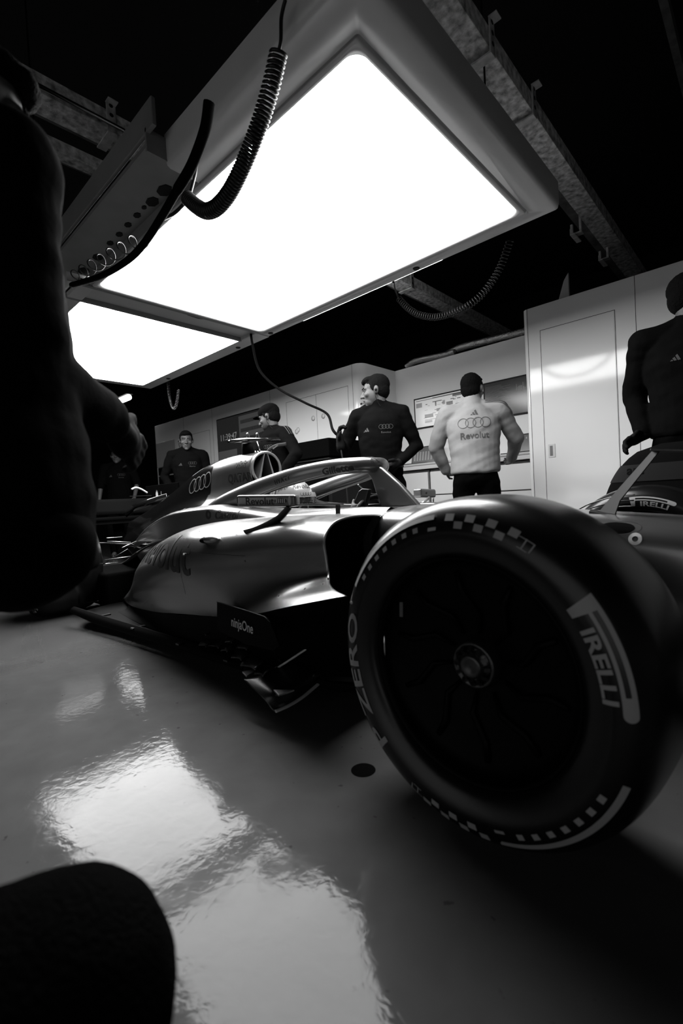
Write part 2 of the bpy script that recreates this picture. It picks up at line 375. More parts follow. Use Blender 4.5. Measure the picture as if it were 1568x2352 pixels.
# ---- screens
def screen(label, cat, x0, x1, z0, z1, y, arts, base, frame='black', name='wall_screen'):
    t = thing(name, label, cat, ((x0+x1)/2, y, z0))
    MB().box((x0 - .018, y - 0.02, z0 - .018), (x1 + .018, y - 0.001, z1 + .018)).build('bezel', M[frame], t, bevel=0.003)
    s = MB().box((x0, y - 0.022, z0), (x1, y - 0.019, z1)).build('display', M[base], t)
    for nm, mt, rects in arts:
        for a, b, c, d_ in rects:
            X0 = x0 + (x1-x0)*a; X1 = x0 + (x1-x0)*c; Z0 = z0 + (z1-z0)*b; Z1 = z0 + (z1-z0)*d_
            MB().box((X0, y - 0.0235, Z0), (X1, y - 0.0221, Z1)).build(nm, M[mt], s)
    return t, s
rnd = random.Random(3)
dk = [(.16,.30,.30,.42), (.14,.30,.30,.31), (.36,.46,.44,.56), (.52,.60,.62,.72), (.56,.42,.66,.46), (.56,.30,.58,.44), (.30,.80,.45,.83), (.34,.66,.36,.80), (.62,.86,.80,.95), (.02,.93,.98,.95), (.30,.95,.98,.965), (.16,.22,.58,.235)]
for _ in range(38):
    a = rnd.uniform(.15, .9); b = rnd.uniform(.12, .85); dk.append((a, b, a + rnd.uniform(.01, .07), b + rnd.uniform(.006, .03)))
md = [(.02,.70,.12,.86), (.82,.60,.96,.86), (.16,.12,.28,.2), (.34,.12,.44,.2), (.66,.5,.8,.62), (.46,.66,.5,.8), (.7,.2,.95,.45)]
screen('bright wall screen with white data windows left of the pale fleece', 'monitor', -3.36, -2.50, 1.585, 1.935, RYB, [('data_block', 'scrd', dk), ('data_panel', 'scrm', md)], 'scrl')
ln = [(.02 + .0, .9 - i*.03, rnd.uniform(.2, .5), .905 - i*.03) for i in range(24)]
br = [(.55 + i*.018, .62, .558 + i*.018, .66 + rnd.uniform(.04, .2)) for i in range(9)] + [(.78 + i*.016, .60, .786 + i*.016, .66 + rnd.uniform(.05, .22)) for i in range(12)]
br += [(.74, .1, 1.0, .11), (.74, .1, .745, .55)] + [(.76 + i*.03, .14, .765+i*.03, .5) for i in range(7)]
screen('dark wall screen with faint bar graphs beside the white door unit', 'monitor', -2.42, -1.76, 1.56, 1.94, RYB, [('data_lines', 'scrd', ln), ('bar_graph', 'scrd', br)], 'scr')
tt, ss = screen('large dark timing screen showing a clock on the left wall unit', 'monitor', -6.78, -5.48, 1.20, 2.14, WY, [
    ('timing_rows', 'scrm', []), ('timing_panel', 'scrd', [(.47, .53, .97, .97), (.0, .0, .40, .45)]),
    ('timing_bar', 'scr', [(.50, .84, .96, .90), (.50, .70, .96, .76), (.50, .56, .9, .62), (.05, .08, .2, .16), (.05, .25, .35, .3)])], 'scr')
flatart('clock_digits', txt('11:39:47', 0.10, 0.01), M['scrt'], ss, (-6.46, WY - 0.026, 1.84), (1, 0, 0), (0, 0, 1))
# laptops on the worktop
def laptop(label, x, y, wd, tilt, arts):
    t = thing('laptop', label, 'laptop', (x, y, 1.10), group='laptops on the worktop')
    MB().box((x - wd/2, y - 0.13, 1.1005), (x + wd/2, y + 0.10, 1.115)).build('keyboard_base', M['black'], t, bevel=0.003)
    c, s_ = math.cos(tilt), math.sin(tilt); H_ = wd * .62
    a = V(x, y + 0.10, 1.113); up = V(0, s_, c); n = V(0, -c, s_)
    P = [a + V(-wd/2, 0, 0), a + V(wd/2, 0, 0), a + V(wd/2, 0, 0) + up*H_, a + V(-wd/2, 0, 0) + up*H_]
    l = MB().prism(P, n * -0.008).build('lid', M['black'], t, bevel=0.002)
    q = [p + n*0.0012 for p in (a + V(-wd/2+.012, 0, 0) + up*.015, a + V(wd/2-.012, 0, 0) + up*.015, a + V(wd/2-.012, 0, 0) + up*(H_-.012), a + V(-wd/2+.012, 0, 0) + up*(H_-.012))]
    MB().add(q, [(0, 1, 2, 3)], False).build('laptop_display', M['scrd'], l)
    for r in arts:
        o_ = a + V(-wd/2 + r[0]*wd, 0, 0) + up*(r[1]*H_) + n*.002; MB().add([o_, o_ + V(r[2]*wd, 0, 0), o_ + V(r[2]*wd, 0, 0) + up*(r[3]*H_), o_ + up*(r[3]*H_)], [(0,1,2,3)], False).build('laptop_text', M['scrm'], l)
laptop('open laptop with grey page on the worktop behind the man with the cable', -3.18, 4.83, .36, .22, [(.1+.11*i, .2, .06, .5) for i in range(7)])
laptop('open dark laptop with bright bars by the fleece cuff and the door unit', -1.93, 4.83, .34, .2, [(.2+.1*i, .72, .03, .1) for i in range(5)] + [(.3, .4, .05, .05)])

# hoses lying on top of the recess panel
for lb, P, r in (('silvery ribbed hose lying on top of the recess panel near the middle', [(-3.50, 5.14, 2.40), (-3.36, 5.14, 2.44), (-3.0, 5.16, 2.425), (-2.8, 5.14, 2.415)], .035),
                 ('silvery ribbed hose lying on top of the recess panel beside the right unit', [(-2.98, 5.22, 2.43), (-2.75, 5.22, 2.47), (-2.4, 5.22, 2.46), (-1.85, 5.22, 2.44)], .045)):
    pts = spline(P, 120); mb = MB().tube(pts, [r * (1 + .12 * (i % 2)) for i in range(121)], 12)
    tag(mb.build('ribbed_hose', M['foil']), lb, 'hose', 'hoses above the recess')
tag(MB().prism([(-1.42, 4.5, 2.376), (-1.32, 4.5, 2.376), (-1.32, 4.5, 2.62), (-1.36, 4.5, 2.56)], (0, .03, 0)).build('pale_fin', M['frame'], None, bevel=.003), 'small pale fin standing on top of the tall right wall unit', 'bracket')

# ---- ceiling beams
def beam(x0, x1, zb, zt, y0, y1, label):
    t = thing('roof_beam', label, 'beam', ((x0+x1)/2, (y0+y1)/2, zb), group='roof beams')
    xm = (x0+x1)/2
    MB().box((x0, y0, zb), (x1, y1, zb + .018)).build('bottom_flange', M['steel'], t, bevel=.003)
    MB().box((xm-.02, y0, zb + .018), (xm+.02, y1, zt)).build('web', M['steel'], t)
    return t
def bracket(parent, x0, x1, y, zb, hh=.2):
    m_ = MB(); m_.box((x1, y, zb - .02), (x1 + .008, y + .06, zb + hh)); m_.box((x0, y, zb - .03), (x1 + .008, y + .06, zb - .02)); m_.box((x1, y - .002, zb + hh), (x1 + .05, y + .062, zb + hh + .008))
    b = m_.build('clamp_bracket', M['steel2'], parent, bevel=.0015)
    for k in range(3): MB().lathe([(0, 0), (0.001, .013), (0, .0131)], (x1 + .0092, y + .03, zb + .03 + .06*k), (1, 0, 0), 14).build('bolt_hole', M['black'], b)
def boxbeam(x0, x1, z0, z1, y0, y1, label, ys):
    t = thing('roof_beam', label, 'beam', ((x0+x1)/2, (y0+y1)/2, z0), group='roof beams')
    MB().box((x0, y0, z0), (x1, y1, z1)).build('girder', M['steel'], t, bevel=.004)
    MB().box((x0 - .10, y0, z0 + .06), (x0 - .01, y1, z1)).build('dark_side_rail', M['concrete'], t)
    for y in ys: bracket(t, x0, x1, y, z0, (z1 - z0) + .04)
    return t
boxbeam(-1.29, -1.13, 3.2, 3.32, 1.2, 8.8, 'rusty steel roof beam crossing the upper right behind the lamp corner', (2.05, 2.62, 3.24))
boxbeam(-3.30, -3.12, 3.2, 3.32, 0.2, 8.8, 'rusty steel roof beam passing behind the lamp, seen at both its sides', (1.33, 4.75))
boxbeam(-3.56, -3.46, 3.14, 3.22, 0.2, 1.5, 'smaller pale steel beam at the upper left below the rusty one', ())
tag(MB().tube([(-3.07, 0.2, 3.2), (-3.07, 1.42, 3.2)], .012, 10).build('conduit_pipe', M['dmetal']), 'thin dark pipe clipped along the beam at the upper left', 'pipe')
for i, (px, py, lb) in enumerate(((1322, 548, 'steel hanger bracket under the right roof beam, nearer the lamp corner'), (1385, 605, 'steel hanger bracket under the right roof beam, nearer the wall'))):
    p = U(px, py, Z=3.05)
    m_ = MB().box((p.x - .02, p.y - .10, p.z), (p.x + .02, p.y + .10, p.z + .012)).box((p.x - .022, p.y - .10, p.z), (p.x - .014, p.y + .10, p.z + .06)).box((p.x - .02, p.y - .03, p.z + .03), (p.x + .06, p.y + .04, p.z + .045)).box((p.x - .02, p.y - .09, p.z + .01), (p.x + .0, p.y - .06, p.z + .10)).box((p.x + .03, p.y - .0, p.z + .045), (p.x + .05, p.y + .03, p.z + .2))
    tag(m_.build('hanger_bracket', M['steel2'], None, bevel=.003), lb, 'bracket', 'hanger brackets')
# dim roof ribs
for i, x in enumerate((-0.55, 0.05, 0.65)):
    tag(MB().box((x, 1.0, 4.1), (x + .05, 8.8, 4.2)).build('roof_rib', M['concrete']), ['faint roof rib nearest the right roof beam', 'faint roof rib, middle of the three at the upper right', 'faint roof rib farthest right in the dark ceiling'][i], 'beam', 'faint roof ribs')

# ---- tube lights above the walls
def tubelight(p, q, r, label):
    t = thing('tube_light', label, 'light', p, group='tube lights')
    MB().tube([p, q], r, 12).build('tube', M['strip'], t)
    p_, q_ = V(p), V(q); dd = (q_ - p_).normalized()
    MB().bar(p_ - dd*.05 + V(0, 0, r*1.6), q_ + dd*.05 + V(0, 0, r*1.6), r*2.4, r*1.2).build('fitting', M['dark'], t)
    for e_ in (.25, .75): c_ = p_.lerp(q_, e_); MB().tube([c_ + V(0, 0, r*2), V(c_.x, c_.y, 4.3)], .006, 6).build('hanger_rod', M['dark'], t)
tubelight(U(240, 936, Z=3.0), U(296, 912, Z=3.0), .055, 'short bright tube light low on the left beyond the lamp')
tubelight((-4.3, 4.10, 3.0), (-2.33, 4.10, 3.0), .022, 'long thin tube light glimpsed just behind the lamp frame on the right')

# ================================================================ the big overhead lamp
LZ = 2.25
lamp = thing('overhead_light_rig', 'huge white framed light panel rig hanging above the car', 'lamp', (-3.3, 2.0, LZ))
X1, X0, YN, YF = -0.845, -5.77, 1.09, 2.797
def rrect(x0, x1, y0, y1, r, z, n=8):
    P = []
    for cx, cy, a in ((x1-r, y1-r, 0), (x0+r, y1-r, PI/2), (x0+r, y0+r, PI), (x1-r, y0+r, 1.5*PI)):
        for i in range(n+1): P.append(V(cx + r*math.cos(a + PI/2*i/n), cy + r*math.sin(a + PI/2*i/n), z))
    return P
def ringstrip(rings):
    return [r for r in rings]
# border of the main panel: outer edge rolls upward, inner edge steps down to a bezel
def border(x0, x1, y0, y1, ix0, ix1, iy0, iy1, name, ro):
    n = 8; R = []
    prof = [(0, .14, ro), (0, .03, ro), (.006, .008, ro), (.02, 0, ro)]
    for d, z, r in prof: R.append(rrect(x0+d, x1-d, y0+d, y1-d, max(r-d, .003), LZ + z))
    for g, z in ((.040, 0), (.037, .012), (.030, .012), (.028, .0), (.026, -.004), (.004, -.004), (.0, .004)):
        R.append(rrect(ix0-g, ix1+g, iy0-g, iy1+g, .012 if g > .02 else .055, LZ + z))
    mb = MB(); mb.grid([list(r) for r in R], closed=True); o = mb.build(name, M['frame'], lamp)
    bm = bmesh.new(); bm.from_mesh(o.data); off = wpos(lamp); cx = -1.97 - off.x     # the near border stops short: a service channel takes over
    bmesh.ops.bisect_plane(bm, geom=bm.verts[:] + bm.edges[:] + bm.faces[:], plane_co=(cx, 0, 0), plane_no=(1, 0, 0))
    bmesh.ops.delete(bm, geom=[f for f in bm.faces if f.calc_center_median().x < cx - 1e-4 and f.calc_center_median().y + off.y < 1.252], context='FACES')
    bm.to_mesh(o.data); bm.free(); return o
border(-3.39, X1, YN, YF, -3.325, -1.018, 1.29, 2.652, 'main_frame', .03)
MB().add(rrect(-3.325, -1.018, 1.29, 2.652, .055, LZ + .003), [tuple(range(36))], False).build('main_diffuser', M['panel'], lamp)
MB().add(rrect(-5.665, -3.65, 1.29, 2.648, .02, LZ + .003), [tuple(range(36))], False).build('rear_diffuser', M['panel'], lamp)
mb = MB()
mb.box((X0, 2.648, LZ), (-3.39, YF, LZ + .12)); mb.box((X0, 1.0, LZ), (-5.665, 2.648, LZ + .12)); mb.box((-5.665, 1.19, LZ), (-3.39, 1.29, LZ + .05))
mb.build('rear_frame', M['frame'], lamp, bevel=.006)
# cross rail between the two panels
cross = MB().box((-3.65, 1.19, LZ + .03), (-3.39, 2.648, LZ + .05)).build('cross_rail', M['frame'], lamp)
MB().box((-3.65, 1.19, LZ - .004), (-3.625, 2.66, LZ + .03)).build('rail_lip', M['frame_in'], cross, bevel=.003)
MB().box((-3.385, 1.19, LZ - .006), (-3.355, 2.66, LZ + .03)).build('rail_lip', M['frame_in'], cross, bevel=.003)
for y0_, y1_ in ((1.32, 1.6), (1.62, 1.95), (2.25, 2.5)): MB().box((-3.44, y0_, LZ + .024), (-3.42, y1_, LZ + .0305)).build('rail_slot', M['frame_in'], cross, bevel=.004)
MB().prism([(-3.46, 2.02, LZ + .026), (-3.40, 2.06, LZ + .026), (-3.40, 2.14, LZ + .026), (-3.45, 2.17, LZ + .026), (-3.47, 2.12, LZ + .026)], (0, 0, .006)).build('cable_hole', M['black'], cross)
# service channel along the near side
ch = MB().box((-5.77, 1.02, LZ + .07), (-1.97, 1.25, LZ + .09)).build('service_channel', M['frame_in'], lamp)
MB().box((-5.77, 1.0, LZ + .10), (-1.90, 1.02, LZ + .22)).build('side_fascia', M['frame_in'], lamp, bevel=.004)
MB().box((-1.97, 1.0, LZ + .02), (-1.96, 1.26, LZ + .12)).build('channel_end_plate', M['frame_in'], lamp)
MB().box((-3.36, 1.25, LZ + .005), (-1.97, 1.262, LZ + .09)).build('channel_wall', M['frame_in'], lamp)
for i, (px, py, r) in enumerate(((378, 437, .034), (350, 463, .030), (331, 476, .012), (315, 494, .018), (294, 516, .018), (274, 538, .018), (253, 558, .018), (225, 590, .03), (192, 622, .034))):
    p = U(px, py, Z=LZ + .069)
    mb = MB(); n = 7
    mb.prism([(p.x + 1.5*r*math.cos(a) , p.y + r*math.sin(a), LZ + .0655) for a in [PI*2*k/n + .4 for k in range(n)]], (0, 0, .005))
    mb.build('cut_out', M['black'], ch)
for x, z in ((-3.8, 0), (-3.3, 0), (-1.75, 0), (-5.2, 0)):
    MB().lathe([(0, 0), (-.006, .02), (0, .024)], (x, 2.74, LZ - .001), (0, 0, 1), 16).build('fixing_bolt', M['black'], lamp)
for y in (1.02, 2.7):
    for x in (-5.5, -3.5, -1.2): MB().tube([(x, y, LZ + .1), (x, y, 4.3)], .006, 6).build('suspension_wire', M['black'], lamp)
MB().box((X0 + .02, YN + .02, LZ + .12), (X1 - .02, YF - .02, LZ + .16)).build('top_housing', M['black'], lamp)

# ---- coiled and straight cables
def helix(path, r, turns, rt, name, label, cat='cable', n=6, per=14, r1=None, mt='cable', tight=None, group=None):
    N = int(turns * per); pts = []; P = spline(path, 400)
    L = [0]
    for i in range(1, len(P)): L.append(L[-1] + (P[i] - P[i-1]).length)
    def at(s):
        s *= L[-1]
        for i in range(1, len(L)):
            if L[i] >= s: u = (s - L[i-1]) / max(1e-9, L[i] - L[i-1]); return P[i-1].lerp(P[i], u), (P[i] - P[i-1]).normalized()
        return P[-1], (P[-1] - P[-2]).normalized()
    x = None
    for k in range(N + 1):
        s = k / N; s_ = tight(s) if tight else s
        c, t = at(s_)
        if x is None: x = t.cross(V(0, 0, 1)); x = x if x.length > 1e-2 else V(1, 0, 0)
        x = (x - t * x.dot(t)).normalized(); y = t.cross(x); a = 2*PI*turns*s
        pts.append(c + (x*math.cos(a) + y*math.sin(a)) * r)
    return tag(MB().tube(pts, rt, n).build(name, M[mt]), label, cat, group)
YC = 1.05
P1 = [U(640, 120, Y=YC), U(624, 190, Y=YC), U(604, 260, Y=YC), U(583, 320, Y=YC), U(556, 385, Y=YC), U(528, 440, Y=YC), U(500, 474, Y=YC), U(474, 485, Y=YC), U(450, 473, Y=YC), U(430, 455, Y=YC)]
helix(P1, .025, 62, .0056, 'coiled_cable', 'thick black coiled cable looping in front of the big light panel', group=None, tight=lambda s: s + .06*math.sin(2*PI*s)/ (2*PI) * 2)
tag(MB().tube(spline([U(655, 0, Y=YC), U(646, 40, Y=YC), U(645, 90, Y=YC), U(640, 118, Y=YC)], 30), .006, 8).build('cable_lead', M['cable']), 'straight lead above the thick black coiled cable', 'cable')
tag(MB().tube(spline([U(434, 456, Y=YC), U(448, 400, Y=1.1), U(452, 370, Y=1.14)], 20), .006, 8).build('cable_lead', M['cable']), 'short lead tying the thick coiled cable to the lamp channel', 'cable')
tag(MB().tube(spline([U(480, 235, Y=1.0), U(470, 300, Y=1.0), U(440, 380, Y=1.02), U(405, 440, Y=1.02), U(370, 500, Y=1.05), U(330, 560, Y=1.08), U(290, 600, Y=1.08), U(230, 635, Y=1.1), U(165, 655, Y=1.1)], 80), [.020]*30 + [.017]*51, 10).build('hose', M['blackmatte']), 'thick black hose hanging along the near side of the lamp', 'hose')
tag(MB().tube(spline([U(430, 460, Y=1.14), U(400, 490, Y=1.14), U(362, 512, Y=1.14), U(330, 556, Y=1.1)], 30), .008, 8).build('cable_tail', M['cable']), 'thin black cable curving from the coil end to the hose', 'cable')
Pz = [U(325, 552, Y=1.13), U(300, 562, Y=1.13), U(262, 583, Y=1.13), U(220, 607, Y=1.13), U(165, 640, Y=1.13)]
helix(Pz, .036, 7.2, .0038, 'spiral_air_line', 'open springy air line stretched along the lamp channel at left', per=30, mt='dmetal')
YD = 3.0
P2 = [U(1171, 552, Y=YD), U(1150, 610, Y=YD), U(1120, 660, Y=YD), U(1085, 695, Y=YD), U(1045, 716, Y=YD), U(1000, 728, Y=YD), U(960, 722, Y=YD), U(935, 706, Y=YD), U(915, 685, Y=YD)]
helix(P2, .022, 56, .0032, 'coiled_cable', 'dark coiled cable drooping behind the far side of the lamp, right', mt='cable')
tag(MB().tube(spline([U(915, 685, Y=YD), U(906, 660, Y=2.9), U(902, 632, Y=2.8)], 20), .006, 8).build('cable_lead', M['dmetal']), 'pale lead joining the right coiled cable to the lamp rim', 'cable')
tag(MB().tube([U(902, 632, Y=2.80), U(903, 650, Y=2.82)], [.012, .008], 10).build('cable_plug', M['black']), 'black plug under the far rim of the lamp, right', 'plug')
YE = 2.86
P3 = [U(386, 875, Y=YE), U(388, 905, Y=YE), U(394, 932, Y=YE), U(400, 938, Y=YE), U(406, 925, Y=YE), U(410, 895, Y=YE)]
helix(P3, .016, 34, .0035, 'coiled_cable', 'small coiled cable hanging from the far left corner of the lamp', mt='dmetal')
# ================================================================ the racing car (axis along x, nose towards +x)
YCAR = 1.82
car = thing('racing_car', 'silver and black open-wheel racing car with cockpit halo on the garage floor', 'racing car', (-2.2, YCAR, 0))
def mir(p): return V(p[0], 2*YCAR - p[1], p[2])
def cgrid(stations, nu, nv):
    """stations: (x, [(half width, z), ...]) from the top centre line down one side; both sides closed underneath"""
    ctrl = []
    for x, prof in stations:
        L_ = [V(x, YCAR - w_, z) for w_, z in prof]; ctrl.append(L_)
    g = surf(ctrl, nu, nv)
    out = []
    for r in g: out.append(r + [mir(p) for p in r[::-1][:-1]])
    return out
# survival cell ahead of the cockpit and nose
st = [(1.25, [(0, .30), (.05, .29), (.08, .27), (.09, .24), (.08, .21), (.05, .19), (0, .185)]),
      (0.9, [(0, .40), (.07, .39), (.12, .36), (.135, .31), (.13, .26), (.08, .22), (0, .21)]),
      (0.4, [(0, .515), (.09, .51), (.155, .48), (.18, .41), (.17, .33), (.10, .27), (0, .26)]),
      (-.1, [(0, .60), (.12, .595), (.20, .56), (.225, .48), (.21, .36), (.13, .27), (0, .25)]),
      (-.45, [(0, .635), (.14, .63), (.225, .60), (.25, .51), (.235, .37), (.16, .24), (0, .22)]),
      (-.85, [(0, .665), (.16, .66), (.265, .632), (.30, .54), (.28, .38), (.20, .20), (0, .18)]),
      (-1.2, [(0, .685), (.17, .68), (.29, .655), (.33, .57), (.31, .38), (.22, .17), (0, .14)])]
chs = MB().grid(cgrid(st, 60, 30), closed=True, cap=True).build('front_chassis', M['silver'], car)
# tub around the cockpit: open at the top
tub = []
for x, wi, zi, wo, zo in ((-1.2, .20, .682, .335, .57), (-1.32, .235, .688, .345, .58), (-1.6, .25, .69, .36, .60), (-1.95, .25, .705, .385, .655), (-2.2, .22, .73, .40, .68), (-2.34, .16, .75, .405, .69), (-2.75, .10, .745, .40, .665), (-3.15, .08, .67, .36, .585), (-3.5, .05, .60, .30, .48)):
    tub.append([V(x, YCAR - a, z) for a, z in ((.0, .30), (wi*.8, .32), (wi*.97, .50), (wi - .005, zi - .03), (wi + .012, zi), (wi + .05, zi - .008), (wo, zo + .035), (wo + .03, zo - .03), (wo, .38), (wo - .1, .16), (0, .13))])
g = surf(tub, 40, 60); G = [r + [mir(p) for p in r[::-1][1:-1]] for r in g]
MB().grid(G, closed=True).build('cockpit_tub', M['silver'], car)
MB().add([V(-1.205, YCAR - a, z) for a, z in ((-.2, .3), (.2, .3), (.2, .675), (-.2, .675))], [(0, 1, 2, 3)], False).build('cockpit_bulkhead', M['carbonm'], car)
hr = MB()
for s_ in (-1, 1):
    hr.tube(spline([(-2.25, YCAR + s_*.12, .75), (-2.12, YCAR + s_*.18, .715), (-1.95, YCAR + s_*.205, .672), (-1.7, YCAR + s_*.22, .655), (-1.5, YCAR + s_*.22, .65)], 24), .034, 12)
hr.tube([(-2.27, YCAR - .14, .77), (-2.27, YCAR + .14, .77)], .05, 12)
hrest = hr.build('headrest', M['carbonm'], car)
flatart('headrest_lettering', txt('BRAUN', .022, .03), M['decalw'], hrest, (-1.74, YCAR + .181, .668), (.97, -.2, 0), (0, 0, 1))

# engine cover, painted black behind the seam
ec = [(-2.31, [(0, 1.04), (.07, 1.02), (.108, .965), (.108, .90), (.10, .84), (.14, .765), (.26, .735), (.39, .705), (.435, .56)]),
      (-2.36, [(0, 1.048), (.075, 1.027), (.115, .965), (.115, .90), (.108, .84), (.15, .765), (.27, .735), (.39, .705), (.435, .56)]),
      (-2.62, [(0, 1.052), (.07, 1.03), (.112, .965), (.118, .89), (.125, .82), (.17, .75), (.28, .725), (.395, .69), (.435, .54)]),
      (-3.0, [(0, 1.005), (.045, .985), (.075, .92), (.09, .85), (.11, .78), (.17, .72), (.27, .685), (.375, .635), (.41, .50)]),
      (-3.4, [(0, .88), (.03, .865), (.055, .82), (.075, .77), (.10, .71), (.16, .65), (.24, .60), (.32, .54), (.36, .42)]),
      (-3.8, [(0, .75), (.03, .74), (.05, .70), (.07, .66), (.09, .61), (.14, .56), (.20, .50), (.26, .44), (.28, .32)]),
      (-4.25, [(0, .64), (.03, .63), (.05, .60), (.06, .56), (.07, .52), (.10, .47), (.13, .42), (.16, .36), (.16, .26)])]
gg = surf([[V(x, YCAR - a, z) for a, z in p] for x, p in ec], 90, 40); G = [r + [mir(p) for p in r[::-1][:-1]] for r in gg]
ecm = MB(); ecm.grid(G)
nc = len(G[0]) - 1
ecm.mi = []
for i in range(len(G) - 1):
    for k in range(nc):
        p = G[i][k]; ecm.mi.append(1 if p.x < -2.74 - (1.0 - p.z) * .12 and (p.z > .73 or p.x < -3.05) else 0)
cover_ = ecm.build('engine_cover', [M['silver'], M['gloss']], car)
MB().tube([V(-3.6, YCAR, .82), V(-4.2, YCAR, .76), V(-4.4, YCAR, .70)], [.006, .006, .006], 6, flat=6).build('shark_fin', M['gloss'], cover_)
# air intake: oval lip with inner struts
lip = [r for r in ([V(-2.305, YCAR + .108*math.cos(a), .944 + .098*math.sin(a)) for a in [2*PI*i/40 for i in range(41)]],)][0]
intake = MB().tube(lip, .009, 8, cap=False).build('air_intake_lip', M['silverlip'], car)
MB().lathe([(0, .001), (0.0, .1)], (-2.42, YCAR, .955), (1, 0, 0), 30).build('intake_back', M['blackmatte'], intake)
mb = MB(); mb.grid([[V(-2.305, YCAR + .105*math.cos(a), .944 + .095*math.sin(a)) for a in [2*PI*i/40 for i in range(41)]], [V(-2.43, YCAR + .09*math.cos(a), .95 + .075*math.sin(a)) for a in [2*PI*i/40 for i in range(41)]]])
mb.build('intake_duct', M['carbonm'], intake)
for s_ in (-1, 1):
    MB().prism([(-2.30, YCAR + s_*.008, 1.035), (-2.30, YCAR + s_*.014, 1.035), (-2.30, YCAR + s_*.070, .868), (-2.30, YCAR + s_*.052, .868)], (-.09, 0, 0)).build('intake_strut', M['silverlip'], intake, bevel=.002)
# T shaped camera bar above the intake
tc_ = MB(); tc_.tube([U(527, 1014, X=-2.42), U(560, 1010, X=-2.42), U(600, 1010, X=-2.42), U(640, 1010, X=-2.42)], [(.022, .010), (.030, .013), (.030, .013), (.018, .010)], 14)
cb = tc_.build('camera_bar', M['gloss'], car)
MB().tube([U(566, 1018, X=-2.43), V(-2.45, YCAR - .02, 1.04)], [(.03, .012), (.045, .02)], 12).build('camera_mast', M['carbonm'], cb)
for px in (570, 592):
    a = U(px - 4, 1005, X=-2.42); MB().tube(spline([a, a + V(0, .003, .022), a + V(0, .010, .028), a + V(0, .018, .022), a + V(0, .022, 0)], 14), .0035, 8).build('camera_hoop', M['chrome'], cb)
MB().tube([U(590, 1014, X=-2.36), U(597, 1036, X=-2.34)], .003, 8).build('antenna', M['chrome'], cb)
for px in (586, 592, 601): MB().ell(U(px, 1038, X=-2.34), (.006, .006, .006), 10, 8).build('sensor_stud', M['chrome'], cb)

# sidepods
pod = [
 [(-1.20,1.52,.655),(-1.16,1.36,.662),(-1.14,1.24,.660),(-1.12,1.15,.643),(-1.10,1.09,.60),(-1.085,1.08,.54),(-1.075,1.075,.49),(-1.04,1.04,.468),(-.97,.99,.462),(-.89,.955,.458)],
 [(-1.30,1.52,.665),(-1.30,1.36,.668),(-1.30,1.22,.662),(-1.30,1.13,.638),(-1.30,1.085,.58),(-1.30,1.08,.51),(-1.29,1.07,.45),(-1.25,1.04,.418),(-1.20,1.0,.404),(-1.14,.965,.398)],
 [(-1.50,1.52,.665),(-1.50,1.36,.668),(-1.50,1.22,.658),(-1.50,1.12,.625),(-1.50,1.075,.56),(-1.50,1.075,.49),(-1.50,1.075,.42),(-1.49,1.06,.365),(-1.47,1.04,.335),(-1.44,1.02,.32)],
 [(-1.80,1.52,.658),(-1.80,1.36,.662),(-1.80,1.22,.648),(-1.80,1.12,.605),(-1.80,1.07,.54),(-1.80,1.065,.46),(-1.80,1.07,.39),(-1.80,1.08,.33),(-1.80,1.09,.28),(-1.80,1.10,.25)],
 [(-2.1,1.52,.645),(-2.1,1.36,.648),(-2.1,1.23,.632),(-2.1,1.13,.585),(-2.1,1.08,.51),(-2.1,1.07,.43),(-2.1,1.08,.36),(-2.1,1.09,.30),(-2.1,1.10,.25),(-2.1,1.11,.22)],
 [(-2.45,1.55,.61),(-2.45,1.42,.612),(-2.45,1.29,.59),(-2.45,1.19,.54),(-2.45,1.13,.46),(-2.45,1.11,.38),(-2.45,1.11,.32),(-2.45,1.12,.26),(-2.45,1.13,.21),(-2.45,1.14,.18)],
 [(-2.8,1.60,.54),(-2.8,1.49,.54),(-2.8,1.37,.515),(-2.8,1.27,.46),(-2.8,1.20,.38),(-2.8,1.18,.31),(-2.8,1.17,.26),(-2.8,1.18,.21),(-2.8,1.18,.18),(-2.8,1.19,.15)],
 [(-3.12,1.68,.42),(-3.12,1.59,.42),(-3.12,1.49,.39),(-3.12,1.41,.34),(-3.12,1.34,.28),(-3.12,1.30,.23),(-3.12,1.28,.20),(-3.12,1.27,.17),(-3.12,1.27,.15),(-3.12,1.27,.12)],
 [(-3.42,1.74,.26),(-3.42,1.68,.26),(-3.42,1.6,.24),(-3.42,1.53,.21),(-3.42,1.47,.18),(-3.42,1.42,.16),(-3.42,1.39,.14),(-3.42,1.37,.12),(-3.42,1.36,.11),(-3.42,1.36,.10)]]
podo = None
